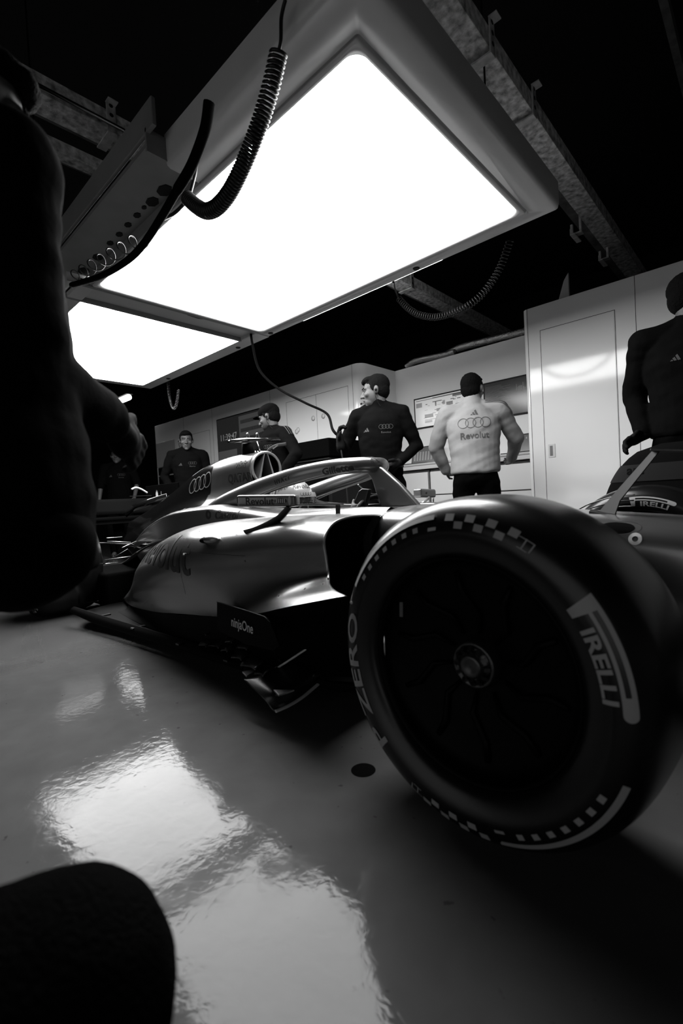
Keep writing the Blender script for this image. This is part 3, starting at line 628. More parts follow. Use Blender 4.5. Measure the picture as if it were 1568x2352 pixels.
for s_ in (0, 1):
    ctrl = [[(V(p) if not s_ else mir(p)) for p in r] for r in pod]
    g = surf(ctrl, 110, 70)
    # thickness at the front opening: fold the first row inwards
    r0 = g[0]; inn = [p + V(-.006, .010 if not s_ else -.010, -.006) for p in r0]; inn2 = [p + V(-.10, (.03 if not s_ else -.03), -.02) for p in r0]
    g = [inn2, inn, [p + V(.004, .003, -.002) for p in r0]] + g
    po = MB().grid(g).build('sidepod', M['silver'], car)
    MB().tube(r0[:52], .0035, 8).build('inlet_lip', M['silverlip'], po)  # edge highlight put in as a tube of brighter silver
    if not s_: podo = po
    sg = -1 if not s_ else 1; yy = lambda y: y if not s_ else 2*YCAR - y
    # dark inlet mouth, set back inside
    MB().add([V(-1.24, yy(a_), b_) for a_, b_ in ((1.10, .59), (1.15, .635), (1.22, .655), (1.53, .65), (1.53, .42), (1.06, .42), (1.085, .50))], [tuple(range(7))], False).build('inlet_mouth', M['blackmatte'], po)
    # undercut flank in bare carbon between pod and floor
    fl = surf([[V(x, yy(y), z) for x, y, z in r] for r in (
        [(-.89,.96,.455),(-1.0,1.10,.36),(-1.02,1.20,.22),(-1.02,1.26,.10)],
        [(-1.14,.97,.395),(-1.2,1.06,.32),(-1.2,1.12,.2),(-1.2,1.17,.10)],
        [(-1.44,1.023,.318),(-1.44,1.06,.26),(-1.44,1.09,.18),(-1.44,1.13,.10)],
        [(-1.8,1.103,.248),(-1.8,1.11,.2),(-1.8,1.12,.15),(-1.8,1.13,.10)],
        [(-2.45,1.143,.178),(-2.45,1.145,.15),(-2.45,1.14,.12),(-2.45,1.12,.09)],
        [(-3.12,1.273,.118),(-3.12,1.26,.10),(-3.12,1.24,.09),(-3.12,1.2,.085)])], 50, 12)
    MB().grid(fl).build('undercut_flank', M['carbonm'], car)
fp = bvh(podo)

# floor
ol = [(-.80,1.62),(-.86,1.36),(-.98,1.24),(-1.15,1.16),(-1.35,1.13),(-1.7,1.12),(-2.2,1.12),(-2.8,1.09),(-3.25,1.04),(-3.38,1.10),(-3.46,1.30)]
fo = [(x, y) for x, y in ol] + [(x, 2*YCAR - y) for x, y in ol[::-1]]
flo = MB().prism([(x, y, .055) for x, y in fo], (0, 0, .03)).build('floor_plate', M['carbonm'], car, bevel=.006)
MB().box((-4.0, 1.25, .06), (-3.44, 2.39, .30)).build('diffuser', M['wingblack'], car, bevel=.03)
MB().box((-3.7, 1.68, .02), (-.9, 1.96, .055)).build('plank', M['carbonm'], car)
# edge wing running along the floor
ew = surf([[V(*p) for p in r] for r in ([(-1.6,1.11,.10),(-1.6,1.09,.085),(-1.6,1.08,.06)], [(-2.2,1.10,.10),(-2.2,1.08,.08),(-2.2,1.075,.055)], [(-3.0,1.06,.11),(-3.0,1.04,.09),(-3.0,1.03,.06)], [(-3.35,1.02,.13),(-3.35,1.0,.12),(-3.35,.99,.10)])], 40, 8)
MB().grid(ew).build('floor_edge_wing', M['carbonm'], flo, solid=.006)
for x in (-1.7, -2.1, -2.6, -3.1): MB().box((x, 1.06, .085), (x + .03, 1.14, .092)).build('edge_wing_stay', M['dmetal'], flo)
# outwash shoe at the front corner of the floor, bright lip at its edge
le = [U(632, 1634, Z=.05), U(660, 1622, Z=.052), U(690, 1604, Z=.056), U(715, 1584, Z=.062), U(735, 1566, Z=.07), U(745, 1552, Z=.078), U(742, 1540, Z=.088), U(725, 1528, Z=.10)]
up_ = [U(600, 1600, Z=.09), U(625, 1592, Z=.10), U(650, 1578, Z=.105), U(672, 1562, Z=.11), U(690, 1550, Z=.115), U(700, 1540, Z=.12), U(700, 1532, Z=.125), U(690, 1524, Z=.13)]
rr_ = [U(560, 1560, Z=.12), U(585, 1556, Z=.125), U(605, 1548, Z=.13), U(622, 1540, Z=.135), U(635, 1532, Z=.14), U(643, 1526, Z=.145), U(645, 1520, Z=.15), U(640, 1514, Z=.155)]
g = surf([le, [a.lerp(b, .35) + V(0, 0, -.004) for a, b in zip(le, up_)], up_, rr_], 24, 40)
shoe_ = MB().grid(g).build('outwash_shoe', M['carbon'], car, solid=.004)
MB().tube(spline(le, 60), [(.010, .004)]*61, 8).build('shoe_lip', M['wallend'], shoe_)  # plain white stands in for light reflected by the metal edge
# lettered board
na, nb_, nc_, nd = U(498, 1383, Y=1.03), U(617, 1420, Y=.985), U(640, 1490, Y=.985), U(498, 1447, Y=1.03)
def lerp4(u, v_): return (na.lerp(nb_, u)).lerp(nd.lerp(nc_, u), v_)
poly = [lerp4(0, 0), lerp4(.5, -.02), lerp4(.93, 0), lerp4(.98, .03), lerp4(1, .12), lerp4(1.02, .9), lerp4(.9, 1.15), lerp4(.5, 1.2), lerp4(0, 1.0)]
bd = MB().prism(poly, (.004, .008, 0)).build('bargeboard', M['carbonm'], car, bevel=.001)
ux = (nb_ - na); uy = (na - nd); Lx = ux.length; ux.normalize(); uyn = uy.normalized()
flatart('board_lettering', txt('ninjaOne', .038, .014, sx=.86), M['decalw'], bd, lerp4(.50, .52) + V(-.001, -.004, 0), ux, uyn)
MB().tube([lerp4(.0, -.01), lerp4(.5, -.03), lerp4(.93, -.01), lerp4(1, .12)], .0015, 6).build('board_edge', M['dmetal'], bd)
# row of small turning vanes below the board
vn = [(480,1437,.17),(470,1462,.13),(505,1458,.15),(520,1500,.12),(548,1518,.12),(575,1538,.12),(600,1555,.11),(470,1488,.10),(495,1490,.11),(530,1480,.15),(560,1495,.15)]
for i, (px, py, z) in enumerate(vn):
    c = U(px, py, Z=z); L_ = .09 + .02*(i % 3)
    g = [[c + V(-L_/2 + L_*a, .012*math.sin(a*3) - .03*a, .018*b*(1 - .4*a) + .02*a) + V(0, .02*b*b, 0) for b in (0, .4, .8, 1.2, 1.6)] for a in [k/8 for k in range(9)]]
    MB().grid(g).build('turning_vane', M['carbon' if i % 3 else 'dmetal'], car, solid=.003)
for P in ([(556,1546),(566,1556),(580,1548),(585,1540)], [(628,1588),(640,1600),(660,1594),(676,1588)]):
    q = [U(a, b, Z=.115) for a, b in P]; MB().prism(q, (0, 0, .006)).build('vane_foot', M['silverlip'], car, bevel=.001)
# rod behind the board and its foot, lamp reflection painted in as white
MB().tube([U(637, 1534, Y=1.05), U(662, 1518, Y=1.07), U(730, 1473, Y=1.14), U(800, 1427, Y=1.22)], [(.004, .004), (.006, .004), (.007, .004), (.007, .004)], 10).build('floor_stay', M['wallend'], car)
MB().ell(U(635, 1535, Y=1.05), (.010, .008, .007), 12, 8).build('stay_foot', M['wallend'], car)

# lettering and marks on the bodywork
Rv = V(0, 1, -.15)
lay('sidepod_lettering', txt('Revolut', .185, .012, sx=.98, shear=.1), M['decal'], podo, fp, U(382, 1262, Y=1.15), V(.95, -.2, .0).normalized(), V(-.05, .20, .97).normalized(), (.05, 1, -.35), L=.02, lift=.0025)
cc = MB(); lay('filler_ring', ring2(0, 0, .024, .002), M['decalg'], podo, fp, U(358, 1397, Y=1.15), (1, 0, 0), (0, 0, 1), (0, 1, 0), L=.01, lift=.002)
lay('small_ring_mark', ring2(0, 0, .012, .0015), M['decalg'], podo, fp, U(540, 1222, Y=1.1), (1, 0, 0), (0, 0, 1), (0, 1, 0), L=.01, lift=.002)
for i, (a, b) in enumerate((((548, 1212), (548, 1238)), ((565, 1212), (565, 1238)))): pass
lay('access_panel_seam', A(rect2(-.5, -.001, .0, .001), rect2(-.5, -.2, -.498, .0)), M['decal'], podo, fp, U(562, 1277, Y=1.07), (1, 0, 0), (0, 0, 1), (0, 1, 0), L=.02, lift=.001)
for px, py in ((563, 1289), (459, 1220), (700, 1352), (742, 1340), (640, 1368)):
    h = fp.ray_cast(V(0, 0, CAMH), (U(px, py, Y=1.0) - V(0, 0, CAMH)).normalized())
    if h[0]: MB().lathe([(0, 0), (.001, .004), (0, .005)], h[0], h[1], 12).build('fastener', M['dmetal'], podo)
te = bvh(cover_)
for wd_, dx_, dz_ in (('visit', .02, .04), ('QATAR', 0, -.045)): lay('intake_lettering', txt(wd_, .055, .012, shear=.3 if dx_ else 0, sx=.92), M['decal'], cover_, te, U(551, 1080, Y=1.71) + V(dx_, 0, dz_), (1, 0, 0), (0, 0, 1), (0, 1, -.5 if dx_ else -.1), L=.015, lift=.002)
lay('cover_rings', rings4(.052, .008), M['decalg'], cover_, te, U(462, 1110, Y=1.74), (1, 0, .12), (0, -.1, 1), (0, 1, -.15), L=.012, lift=.002)
lay('oil_lettering', A((txt('Castrol', .048, .014, shear=.25), .03, 0), (ring2(-.135, 0, .018, .012), 0, 0)), M['decal'], cover_, bvhs(cover_, bpy.data.objects['cockpit_tub'], podo), U(519, 1181, Y=1.42), (1, 0, 0), (0, 0, 1), (-.42, .9, -.03), L=.015, lift=.002)
tt_ = bvh(bpy.data.objects['cockpit_tub'])
# oval sensor pod with dark mouth on the pod shoulder
c = U(486, 1239, Y=1.09)
sc = MB().ell(c, (.062, .03, .020), 20, 12); sco = sc.build('cooling_scoop', M['silver'], podo)
MB().ell(c + V(-.040, -.008, -.004), (.024, .024, .013), 16, 10).build('scoop_mouth', M['blackmatte'], podo)

# halo
arm = [(-2.50, 1.545, .69), (-2.38, 1.545, .735), (-2.2, 1.55, .778), (-1.98, 1.555, .824), (-1.75, 1.575, .860), (-1.58, 1.64, .882), (-1.48, 1.73, .888), (-1.45, 1.82, .887)]
rad = [(.055, .050), (.044, .052), (.036, .052), (.034, .046), (.033, .042), (.034, .040), (.036, .039), (.037, .038)]
path = [V(p) for p in arm] + [mir(p) for p in arm[::-1][1:]]; rads = rad + rad[::-1][1:]
P_ = spline(path, 112); Rr = [cr([V(a, b, 0) for a, b in rads], (len(rads)-1)*i/112) for i in range(113)]
halo = MB().tube(P_, [(r.x, r.y) for r in Rr], 18).build('halo', M['silver'], car)
MB().prism([(-1.19, YCAR - .018, .672), (-1.30, YCAR - .018, .785), (-1.40, YCAR - .018, .868), (-1.46, YCAR - .018, .90), (-1.52, YCAR - .018, .875), (-1.47, YCAR - .018, .82), (-1.42, YCAR - .018, .675)], (0, .036, 0)).build('halo_pillar', M['silver'], halo, bevel=.012, seg=4)
th = bvh(halo)
lay('halo_lettering', txt('Gillette', .030, .03, shear=.2), M['decal'], halo, th, U(745, 1077, Y=1.55), V(1, -.05, .12).normalized(), (-.1, 0, 1), (0, 1, 0), L=.01, lift=.0015)
lay('halo_small_lettering', txt('HYATT', .022, .03, spacing=1.2), M['decal'], halo, th, U(643, 1102, Y=1.52), V(1, 0, .2).normalized(), (-.15, 0, 1), (0, 1, 0), L=.01, lift=.0015)
lay('halo_top_mark', A(rect2(-.05, .0, .03, .012), rect2(-.02, -.03, .05, -.015)), M['decal'], halo, th, (-1.43, 1.79, .95), (.7, .5, 0), (-.5, .7, 0), (0, 0, -1), L=.01, lift=.0015)

# mirrors
def mirror(a, b, hh, dp, label, art):
    a = V(a); b = V(b); d_ = (b - a); n = V(d_.y, -d_.x, 0).normalized(); L_ = d_.length; d_.normalize()
    if n.x < 0: n = -n
    f = [a + V(0, 0, -hh/2), b + V(0, 0, -hh/2), b + V(0, 0, hh/2), a + V(0, 0, hh/2)]
    m_ = MB().prism(f, -n*dp).build('mirror_housing', M['silver'], car, bevel=.012, seg=4)
    if art:
        flatart('mirror_lettering', txt('Revolut', hh*.62, .012, sx=.92), M['decal'], m_, a + d_*(L_*.40) + n*.001, d_, (0, 0, 1))
        o_ = a + d_*(L_*.745) + n*.001
        MB().prism([o_ + d_*(.024*math.cos(t)) + V(0, 0, .011*math.sin(t)) for t in [2*PI*k/20 for k in range(20)]], n*.001).build('mirror_vent', M['decal'], m_)
        for k in range(5): MB().bar(o_ + d_*(-.016 + .008*k) + n*.002 + V(0, 0, -.008), o_ + d_*(-.016 + .008*k) + n*.002 + V(0, 0, .008), .0045, .001, up=n).build('vent_fin', M['silverlip'], m_)
        MB().prism([o_ + d_*(.036 + .006*math.cos(t)) + V(0, 0, .017*math.sin(t)) for t in [2*PI*k/16 for k in range(16)]], n*.0008).build('mirror_cap', M['silverlip'], m_)
    else: MB().prism([a + d_*L_*.35 + n*.0012 + d_*(.006*math.cos(t)) + V(0, 0, .006*math.sin(t)) for t in [2*PI*k/16 for k in range(16)]], n*.001).build('mirror_bolt', M['decal'], m_)
    return m_
ma, mb2 = U(542, 1151, Y=1.07), U(680, 1150, Y=1.20)
m1 = mirror(ma, mb2, .047, .06, '', True)
MB().tube(spline([U(566, 1226, Y=1.12), U(600, 1214, Y=1.14), U(640, 1191, Y=1.17), U(664, 1165, Y=1.19)], 24), [(.022 - .0004*i, .007) for i in range(25)], 12, up=(1, 0, 0)).build('mirror_strut', M['carbon'], car)
MB().bar(U(676, 1160, Y=1.2), U(782, 1158, Y=1.50), .035, .006).build('mirror_arm', M['carbon'], car, bevel=.002)
MB().bar(U(776, 1159, Y=1.49), U(776, 1180, Y=1.49), .02, .012).build('mirror_post', M['carbon'], car, bevel=.002)
m2 = mirror(U(966, 1132, Y=2.40), U(1002, 1133, Y=2.56), .052, .06, '', False)
MB().tube([U(985, 1143, Y=2.45), U(968, 1158, Y=2.2)], .008, 8).build('mirror_strut', M['silverlip'], car)
MB().tube([U(995, 1143, Y=2.52), U(995, 1158, Y=2.52)], .004, 8).build('mirror_stay', M['dmetal'], car)

# cockpit details: windscreen deflector, wheel, display pad
MB().prism([U(806, 1166, Y=1.72), U(822, 1128, Y=1.72), U(830, 1122, Y=1.72), U(846, 1124, Y=1.72), U(836, 1166, Y=1.72)], (0, .03, 0)).build('cockpit_pad', M['carbon'], car, bevel=.006)
sw = MB(); cw = V(-1.47, YCAR, .665)
sw.tube([cw + V(.03*math.sin(a)*.5, .13*math.cos(a), .065*math.sin(a)) for a in [2*PI*i/32 for i in range(33)]], .013, 8, cap=False); sw.box((-1.485, YCAR - .1, .64), (-1.465, YCAR + .1, .695))
sw.build('steering_wheel', M['black'], car)
MB().tube(spline([U(822, 1113, Y=1.75), U(840, 1128, Y=1.8), U(862, 1135, Y=1.85), U(885, 1124, Y=1.9)], 20), .003, 6).build('harness_cable', M['silverlip'], car)
# sensor plate bracket standing on the chassis, right
pb = [U(1374, 1176, Y=1.78), U(1412, 1182, Y=1.74), U(1424, 1150, Y=1.74), U(1514, 1036, Y=1.76), U(1496, 1036, Y=1.78), U(1402, 1142, Y=1.79)]
MB().prism([pb[0], pb[1], pb[2], pb[3], pb[4], pb[5]], (0, .012, 0)).build('swept_bracket', M['bracketm'], car, bevel=.002)
MB().prism([U(1352, 1175, Y=1.74), U(1414, 1186, Y=1.72), U(1416, 1180, Y=1.76), U(1356, 1169, Y=1.8)], (0, 0, -.008)).build('bracket_foot', M['bracketm'], car)
MB().bar(U(1496, 1034, Y=1.77), U(1600, 1036, Y=1.77), .05, .008).build('bracket_arm', M['carbon'], car, bevel=.002)
tcs = bvh(chs)
def hitc(px, py, t=tcs):
    return t.ray_cast(V(0, 0, CAMH), (U(px, py, Y=1.0) - V(0, 0, CAMH)).normalized())
h = hitc(1458, 1238)
if h[0]:
    lay('ring_marking', ring2(0, 0, .0125, .0095, 30), M['decalw'], chs, tcs, h[0], (1, 0, 0), (0, 0, 1), (0, 1, 0), L=.01, lift=.0012)
h = hitc(1415, 1212)
if h[0]:
    lay('access_hatch', A(ring2(0, 0, .018, .036, 30, sx=1.0)), M['blackmatte'], chs, tcs, h[0], (1.3, 0, 0), (0, -.1, .6), (0, 1, -.3), L=.01, lift=.0012)
    lay('hatch_seam', A(ring2(0, 0, .044, .0015, 30)), M['decal'], chs, tcs, h[0] + V(.01, 0, .002), (1.2, 0, 0), (0, -.1, .6), (0, 1, -.3), L=.01, lift=.0012)

# ---- wheels
PROF = [(.03,.232),(.014,.243),(.002,.262),(-.005,.285),(-.003,.305),(.006,.325),(.024,.342),(.05,.353),(.09,.3585),(.15,.36),(.21,.3585),(.25,.353),(.276,.342),(.294,.325),(.303,.305),(.305,.285),(.298,.262),(.286,.243),(.27,.232)]
PRS = [(p.x, p.y) for p in spline([V(a, b, 0) for a, b in PROF], 80)][:34]
def dep(r):
    a = PRS
    for i in range(len(a) - 1):
        if a[i][1] <= r <= a[i+1][1]:
            u = (r - a[i][1]) / (a[i+1][1] - a[i][1]); return a[i][0] + (a[i+1][0] - a[i][0]) * u
    return a[0][0] if r < a[0][1] else a[-1][0]
def pirelli():
    L_, H_ = .186, .048; parts = [poly2((-L_/2, .0), (-L_/2 + .017, 0), (-L_/2 + .021, H_*.70), (-L_/2 + .021, H_), (-L_/2 - .004, H_))]
    x0 = -L_/2 + .019; x1 = L_/2
    parts += [rect2(x0, H_*.86, x1 - .005, H_), rect2(x0, H_*.58, x1 - .005, H_*.70), rect2(x1 - .032, H_*.69, x1 - .005, H_*.87)]
    parts.append(([(x1 - .005 + .21*H_*math.sin(PI*k/10), H_*.79 + .21*H_*math.cos(PI*k/10)) for k in range(11)], [tuple(range(11))]))
    v, f = txt('IRELLI', H_*.50, .03, sx=1.52); parts.append(((v, f), .012, H_*.25))
    return A(*parts)
def marks():
    """one half turn of sidewall artwork: list of (art, centre angle in degrees, radius)"""
    o = []
    def arc(a0, a1, r0, r1, n=30):
        vv = []
        for i in range(n + 1):
            a = math.radians(a0 + (a1 - a0)*i/n); vv += [(a, r0), (a, r1)]
        return vv, [(2*i, 2*i+1, 2*i+3, 2*i+2) for i in range(n)]
    o.append(arc(152, 97, .317, .327)); o.append(arc(100, 96, .294, .327))
    for k in range(7): o.append(arc(105 + 6.3*k, 107.6 + 6.3*k, .297, .308, 4))
    for k in range(7):
        a = 92 - 4.2*k; o.append(arc(a, a - 3.6, *( (.312, .326) if k % 2 == 0 else (.297, .311)), 4))
    o.append(arc(60.5, 60, .30, .32, 2)); o.append(arc(63, 57, .318, .3195, 8)); o.append(arc(62, 58, .300, .3015, 6)); o.append(arc(57.5, 57, .302, .318, 2))
    return o
def wheel(cx, cy, th_, width, label, art=True, rimname='wheel_cover', face=-1, a_off=0.0):
    n = V(math.sin(th_)*face, math.cos(th_)*face, 0); t = V(math.cos(th_), -math.sin(th_), 0); t = t if face < 0 else V(math.cos(th_), -math.sin(th_), 0)
    c = V(cx, cy, .36); k = width / .305
    prof = [(d * k if d > .1 else d, r) for d, r in PROF]
    pr = [(p.x, p.y) for p in spline([V(a, b, 0) for a, b in prof], 80)]
    ty = MB().lathe(pr, c, -n, 120).build('tyre', M['rubber'], car)
    ty['label'] = label
    rp_ = [(.03, .234), (.022, .238), (.020, .231), (.035, .226), (.050, .221), (.055, .205), (.063, .19), (.066, .15), (.080, .10), (.088, .065), (.088, .001)]
    rm = MB().lathe(rp_, c, -n, 96).build(rimname, M['rim'], ty)
    MB().lathe([(.24*k, .001), (.24*k, .15), (.27*k, .233), (.05, .231)], c, -n, 60).build('wheel_drum', M['rim'], ty)
    hb = MB(); hb.lathe([(.09, .052), (.062, .050), (.058, .044), (.066, .038), (.075, .03), (.05, .026), (.046, .018), (.05, .012), (.05, .001)], c, -n, 36)
    for q in range(12):
        a = 2*PI*q/12; d_ = t*math.cos(a) + V(0, 0, math.sin(a)); hb.bar(c - n*.06 + d_*.040, c - n*.052 + d_*.030, .008, .010, up=n)
    hb.build('hub_nut', M['carbon'], ty)
    for q in range(10):
        a = 2*PI*q/10 + .2; d_ = t*math.cos(a) + V(0, 0, math.sin(a)); e_ = t*math.cos(a + .25) + V(0, 0, math.sin(a + .25))
        MB().tube([c - n*.084 + d_*.065, c - n*.070 + d_*.11 , c - n*.060 + e_*.16, c - n*.055 + e_*.20], [(.004, .004), (.007, .004), (.008, .004), (.006, .004)], 8, up=n).build('spoke', M['rim'], ty)
    if art:
        def pt(a, r): return c + (t*math.cos(a) + V(0, 0, math.sin(a)))*r - n*dep(r) + n*.0016
        P_ = densify(pirelli(), .006); Z_ = densify(txt('P ZERO', .036, .02, sx=2.0), .006); Y_ = densify(txt('FORMULA ONE', .008, .01), .005)
        for half in (0, 1):
            arts = [(P_, math.radians(18 + a_off), .276)] if not half else [(Z_, math.radians(195 + a_off), .300)]
            for (v_, f_), ac, rb in arts:
                mb = MB(); mb.add([pt(ac - x/.30, rb + y) for x, y in v_], f_); mb.build('sidewall_lettering', M['letter'], ty)
            mb = MB()
            for v_, f_ in marks():
                sh_ = math.radians(188*half + a_off); mb.add([pt(a + sh_, r) for a, r in v_], f_)
            mb.build('chequered_marking', M['letter'], ty)
    return ty, rm, c, n, t
ty, rm, c, n, t = wheel(-.488, .842, .068, .305, 'near front tyre with white sidewall lettering')
# small stickers and a glint strip on the near wheel
q = c + (t*math.cos(math.radians(152)) + V(0, 0, math.sin(math.radians(152))))*.206 - n*.052
MB().prism([q + t*a + V(0, 0, b) - n*0 for a, b in ((-.006, -.018), (.004, -.017), (.006, .018), (-.004, .017))], n*.001).build('barcode_sticker', M['decalg'], ty)
q = c + (t*math.cos(math.radians(178)) + V(0, 0, math.sin(math.radians(178))))*.2315 - n*.035
MB().tube([q + V(0, 0, -.04), q + V(.0, 0, 0), q + V(.002, 0, .04)], [(.008, .003)]*3, 8, up=n).build('glint_strip', M['chrome'], ty)  # bright metal strip put in for a glint on the rim
q = c + (t*math.cos(math.radians(160)) + V(0, 0, math.sin(math.radians(160))))*.318 - n*dep(.318) + n*.0015
MB().lathe([(0, 0), (.001, .004), (0, .0041)], q, n, 12).build('paint_dot', M['decalw'], ty)
# far front wheel (its inner sidewall faces the camera)
C2 = V(-.47, 2.50, .36)
prof = [(p.x, p.y) for p in spline([V(a, b, 0) for a, b in PROF], 60)]
ty2 = MB().lathe(prof, C2, (0, 1, 0), 100).build('tyre', M['rubber'], car); ty2['label'] = 'far front tyre with white lettering'
MB().lathe([(.03, .234), (.06, .22), (.12, .2), (.12, .001)], C2, (0, 1, 0), 60).build('brake_drum', M['carbonm'], ty2)
P_ = densify(pirelli(), .006); mb = MB()
def pt2(a, r): return C2 + V(math.cos(a), 0, math.sin(a))*r + V(0, dep(r) - .0012, 0)
mb.add([pt2(math.radians(80) - x*.94/.30, .266 + y*.9) for x, y in P_[0]], P_[1])
mb.build('sidewall_lettering', M['letter'], ty2)
for k in range(4):
    MB().tube(spline([C2 + V(-.33 + .02*k, -.05 - .02*k, .18 - .03*k), C2 + V(-.22, -.07 - .02*k, .27 - .025*k), C2 + V(-.08, -.09 - .02*k, .315 - .025*k), C2 + V(.0, -.09 - .02*k, .32 - .025*k)], 16), (.010, .003), 8).build('brake_duct_fin', M['carbon' if k % 2 else 'frame_in'], car) if False else \
    MB().tube(spline([C2 + V(-.33 + .02*k, -.05 - .02*k, .18 - .03*k), C2 + V(-.22, -.07 - .02*k, .27 - .025*k), C2 + V(-.08, -.09 - .02*k, .315 - .025*k), C2 + V(.0, -.09 - .02*k, .32 - .025*k)], 16), [(.010, .003)]*17, 8).build('brake_duct_fin', M['carbon' if k % 2 else 'frame_in'], car)
# rear wheels
ty3, _, _, _, _ = wheel(-3.90, .905, 0.0, .40, 'near rear tyre in deep shade at the left', a_off=40)
MB().lathe([(d*1.31 if d > .1 else d, r) for d, r in prof], (-3.90, 2*YCAR - .905 - .40, .36), (0, 1, 0), 80).build('tyre', M['rubber'], car)['label'] = 'far rear tyre'
# suspension
def wish(P, r=.010, name='suspension_arm', m_='carbon'):
    for a, b in P: MB().tube([a, b], [(r*2.2, r*.8), (r*2.2, r*.8)], 10).build(name, M[m_], car)
for s_ in (0, 1):
    k = (lambda p: V(p)) if not s_ else mir
    wish([(k((-.47, 1.15, .50)), k((-.48, 1.58, .50))), (k((-.47, 1.15, .50)), k((-.85, 1.56, .50))), (k((-.47, 1.15, .22)), k((-.48, 1.60, .28))), (k((-.47, 1.15, .22)), k((-.85, 1.58, .26))), (k((-.40, 1.15, .34)), k((-.40, 1.60, .36)))])
    wish([(k((-3.9, 1.30, .50)), k((-3.45, 1.66, .46))), (k((-3.9, 1.30, .50)), k((-4.1, 1.70, .46))), (k((-3.9, 1.30, .24)), k((-3.5, 1.66, .26))), (k((-3.9, 1.30, .24)), k((-4.15, 1.7, .26))), (k((-3.85, 1.30, .28)), k((-3.7, 1.62, .48)))], m_='dmetal' if not s_ else 'carbon', r=.003)
# front wing, beyond the right edge of the picture
for j_, (x_, z_) in enumerate(((.62, .10), (.46, .15), (.32, .21))):
    g = [[V(x_ + .16*math.cos(q), YCAR + y_*.86, z_ + .03*abs(y_)*(j_ + 1) + .018*math.sin(q*2)) for y_ in [-1 + k/8 for k in range(17)]] for q in (0, .8, 1.6, 2.4, 3.14)]
    MB().grid(g).build('front_wing_flap', M['carbonm'], car, solid=.008)
for s_ in (-1, 1): MB().prism([(.20, YCAR + s_*.87, .06), (.80, YCAR + s_*.87, .06), (.78, YCAR + s_*.87, .15), (.25, YCAR + s_*.87, .34)], (0, .012*s_, 0)).build('front_wing_endplate', M['gloss'], car, bevel=.003)
MB().tube([(.85, YCAR, .28), (.72, YCAR, .13)], [(.03, .05), (.02, .06)], 10).build('front_wing_pylon', M['carbon'], car)
# rear wing
rw = MB().box((-4.95, 1.36, .50), (-4.25, 1.375, .98)).build('wing_endplate', M['wingblack'], car, bevel=.004)
rw2 = MB().box((-4.95, 2.27, .50), (-4.25, 2.285, .98)).build('wing_endplate', M['wingblack'], car, bevel=.004)
flatart('endplate_lettering', txt('bp', .10, .0), M['mid'], rw2, (-4.53, 2.262, .865), (1, 0, 0), (0, 0, 1))
star = [(.034*(1 if k % 2 else .55)*math.cos(PI*k/16), .055*(1 if k % 2 else .55)*math.sin(PI*k/16)) for k in range(32)]
flatart('endplate_sun', (star, [tuple(range(32))]), M['decalw'], rw2, (-4.68, 2.262, .875), (1, 0, 0), (0, 0, 1))
for zz, ang in ((.62, .3), (.70, .8)):
    g = [[V(-4.62 + .16*a*math.cos(ang) , y, zz + .10*(1-a)*math.sin(ang)) for y in (1.375, 1.82, 2.27)] for a in (-1, -.6, 0, .5, 1)]
    MB().grid(g).build('wing_flap', M['wingblack'], car, solid=.008)
MB().tube([(-4.5, YCAR, .3), (-4.6, YCAR, .62)], [(.06, .01), (.05, .01)], 10).build('wing_pylon', M['wingblack'], car)
a = U(302, 1122, X=-4.5); 
MB().tube(spline([U(302, 1124, X=-4.5), U(312, 1120, X=-4.5), U(325, 1124, X=-4.5), U(338, 1132, X=-4.5)], 20), .009, 8).build('rain_light_hoop', M['decalw'], car)
MB().bar(U(297, 1140, X=-4.45), U(347, 1138, X=-4.45), .02, .008).build('wing_link', M['dmetal'], car)
for P in ([(245, 1236), (280, 1233)], [(246, 1243), (300, 1246)], [(240, 1286), (300, 1278)], [(242, 1295), (270, 1292)], [(280, 1258), (313, 1243)]):
    MB().tube([U(P[0][0], P[0][1], Y=1.30), U(P[1][0], P[1][1], Y=1.45)], .003, 8).build('suspension_link', M['silverlip'], car)
MB().bar(U(180, 1388, Y=1.15), U(225, 1380, Y=1.15), .01, .004).build('floor_corner_strip', M['dmetal'], car)
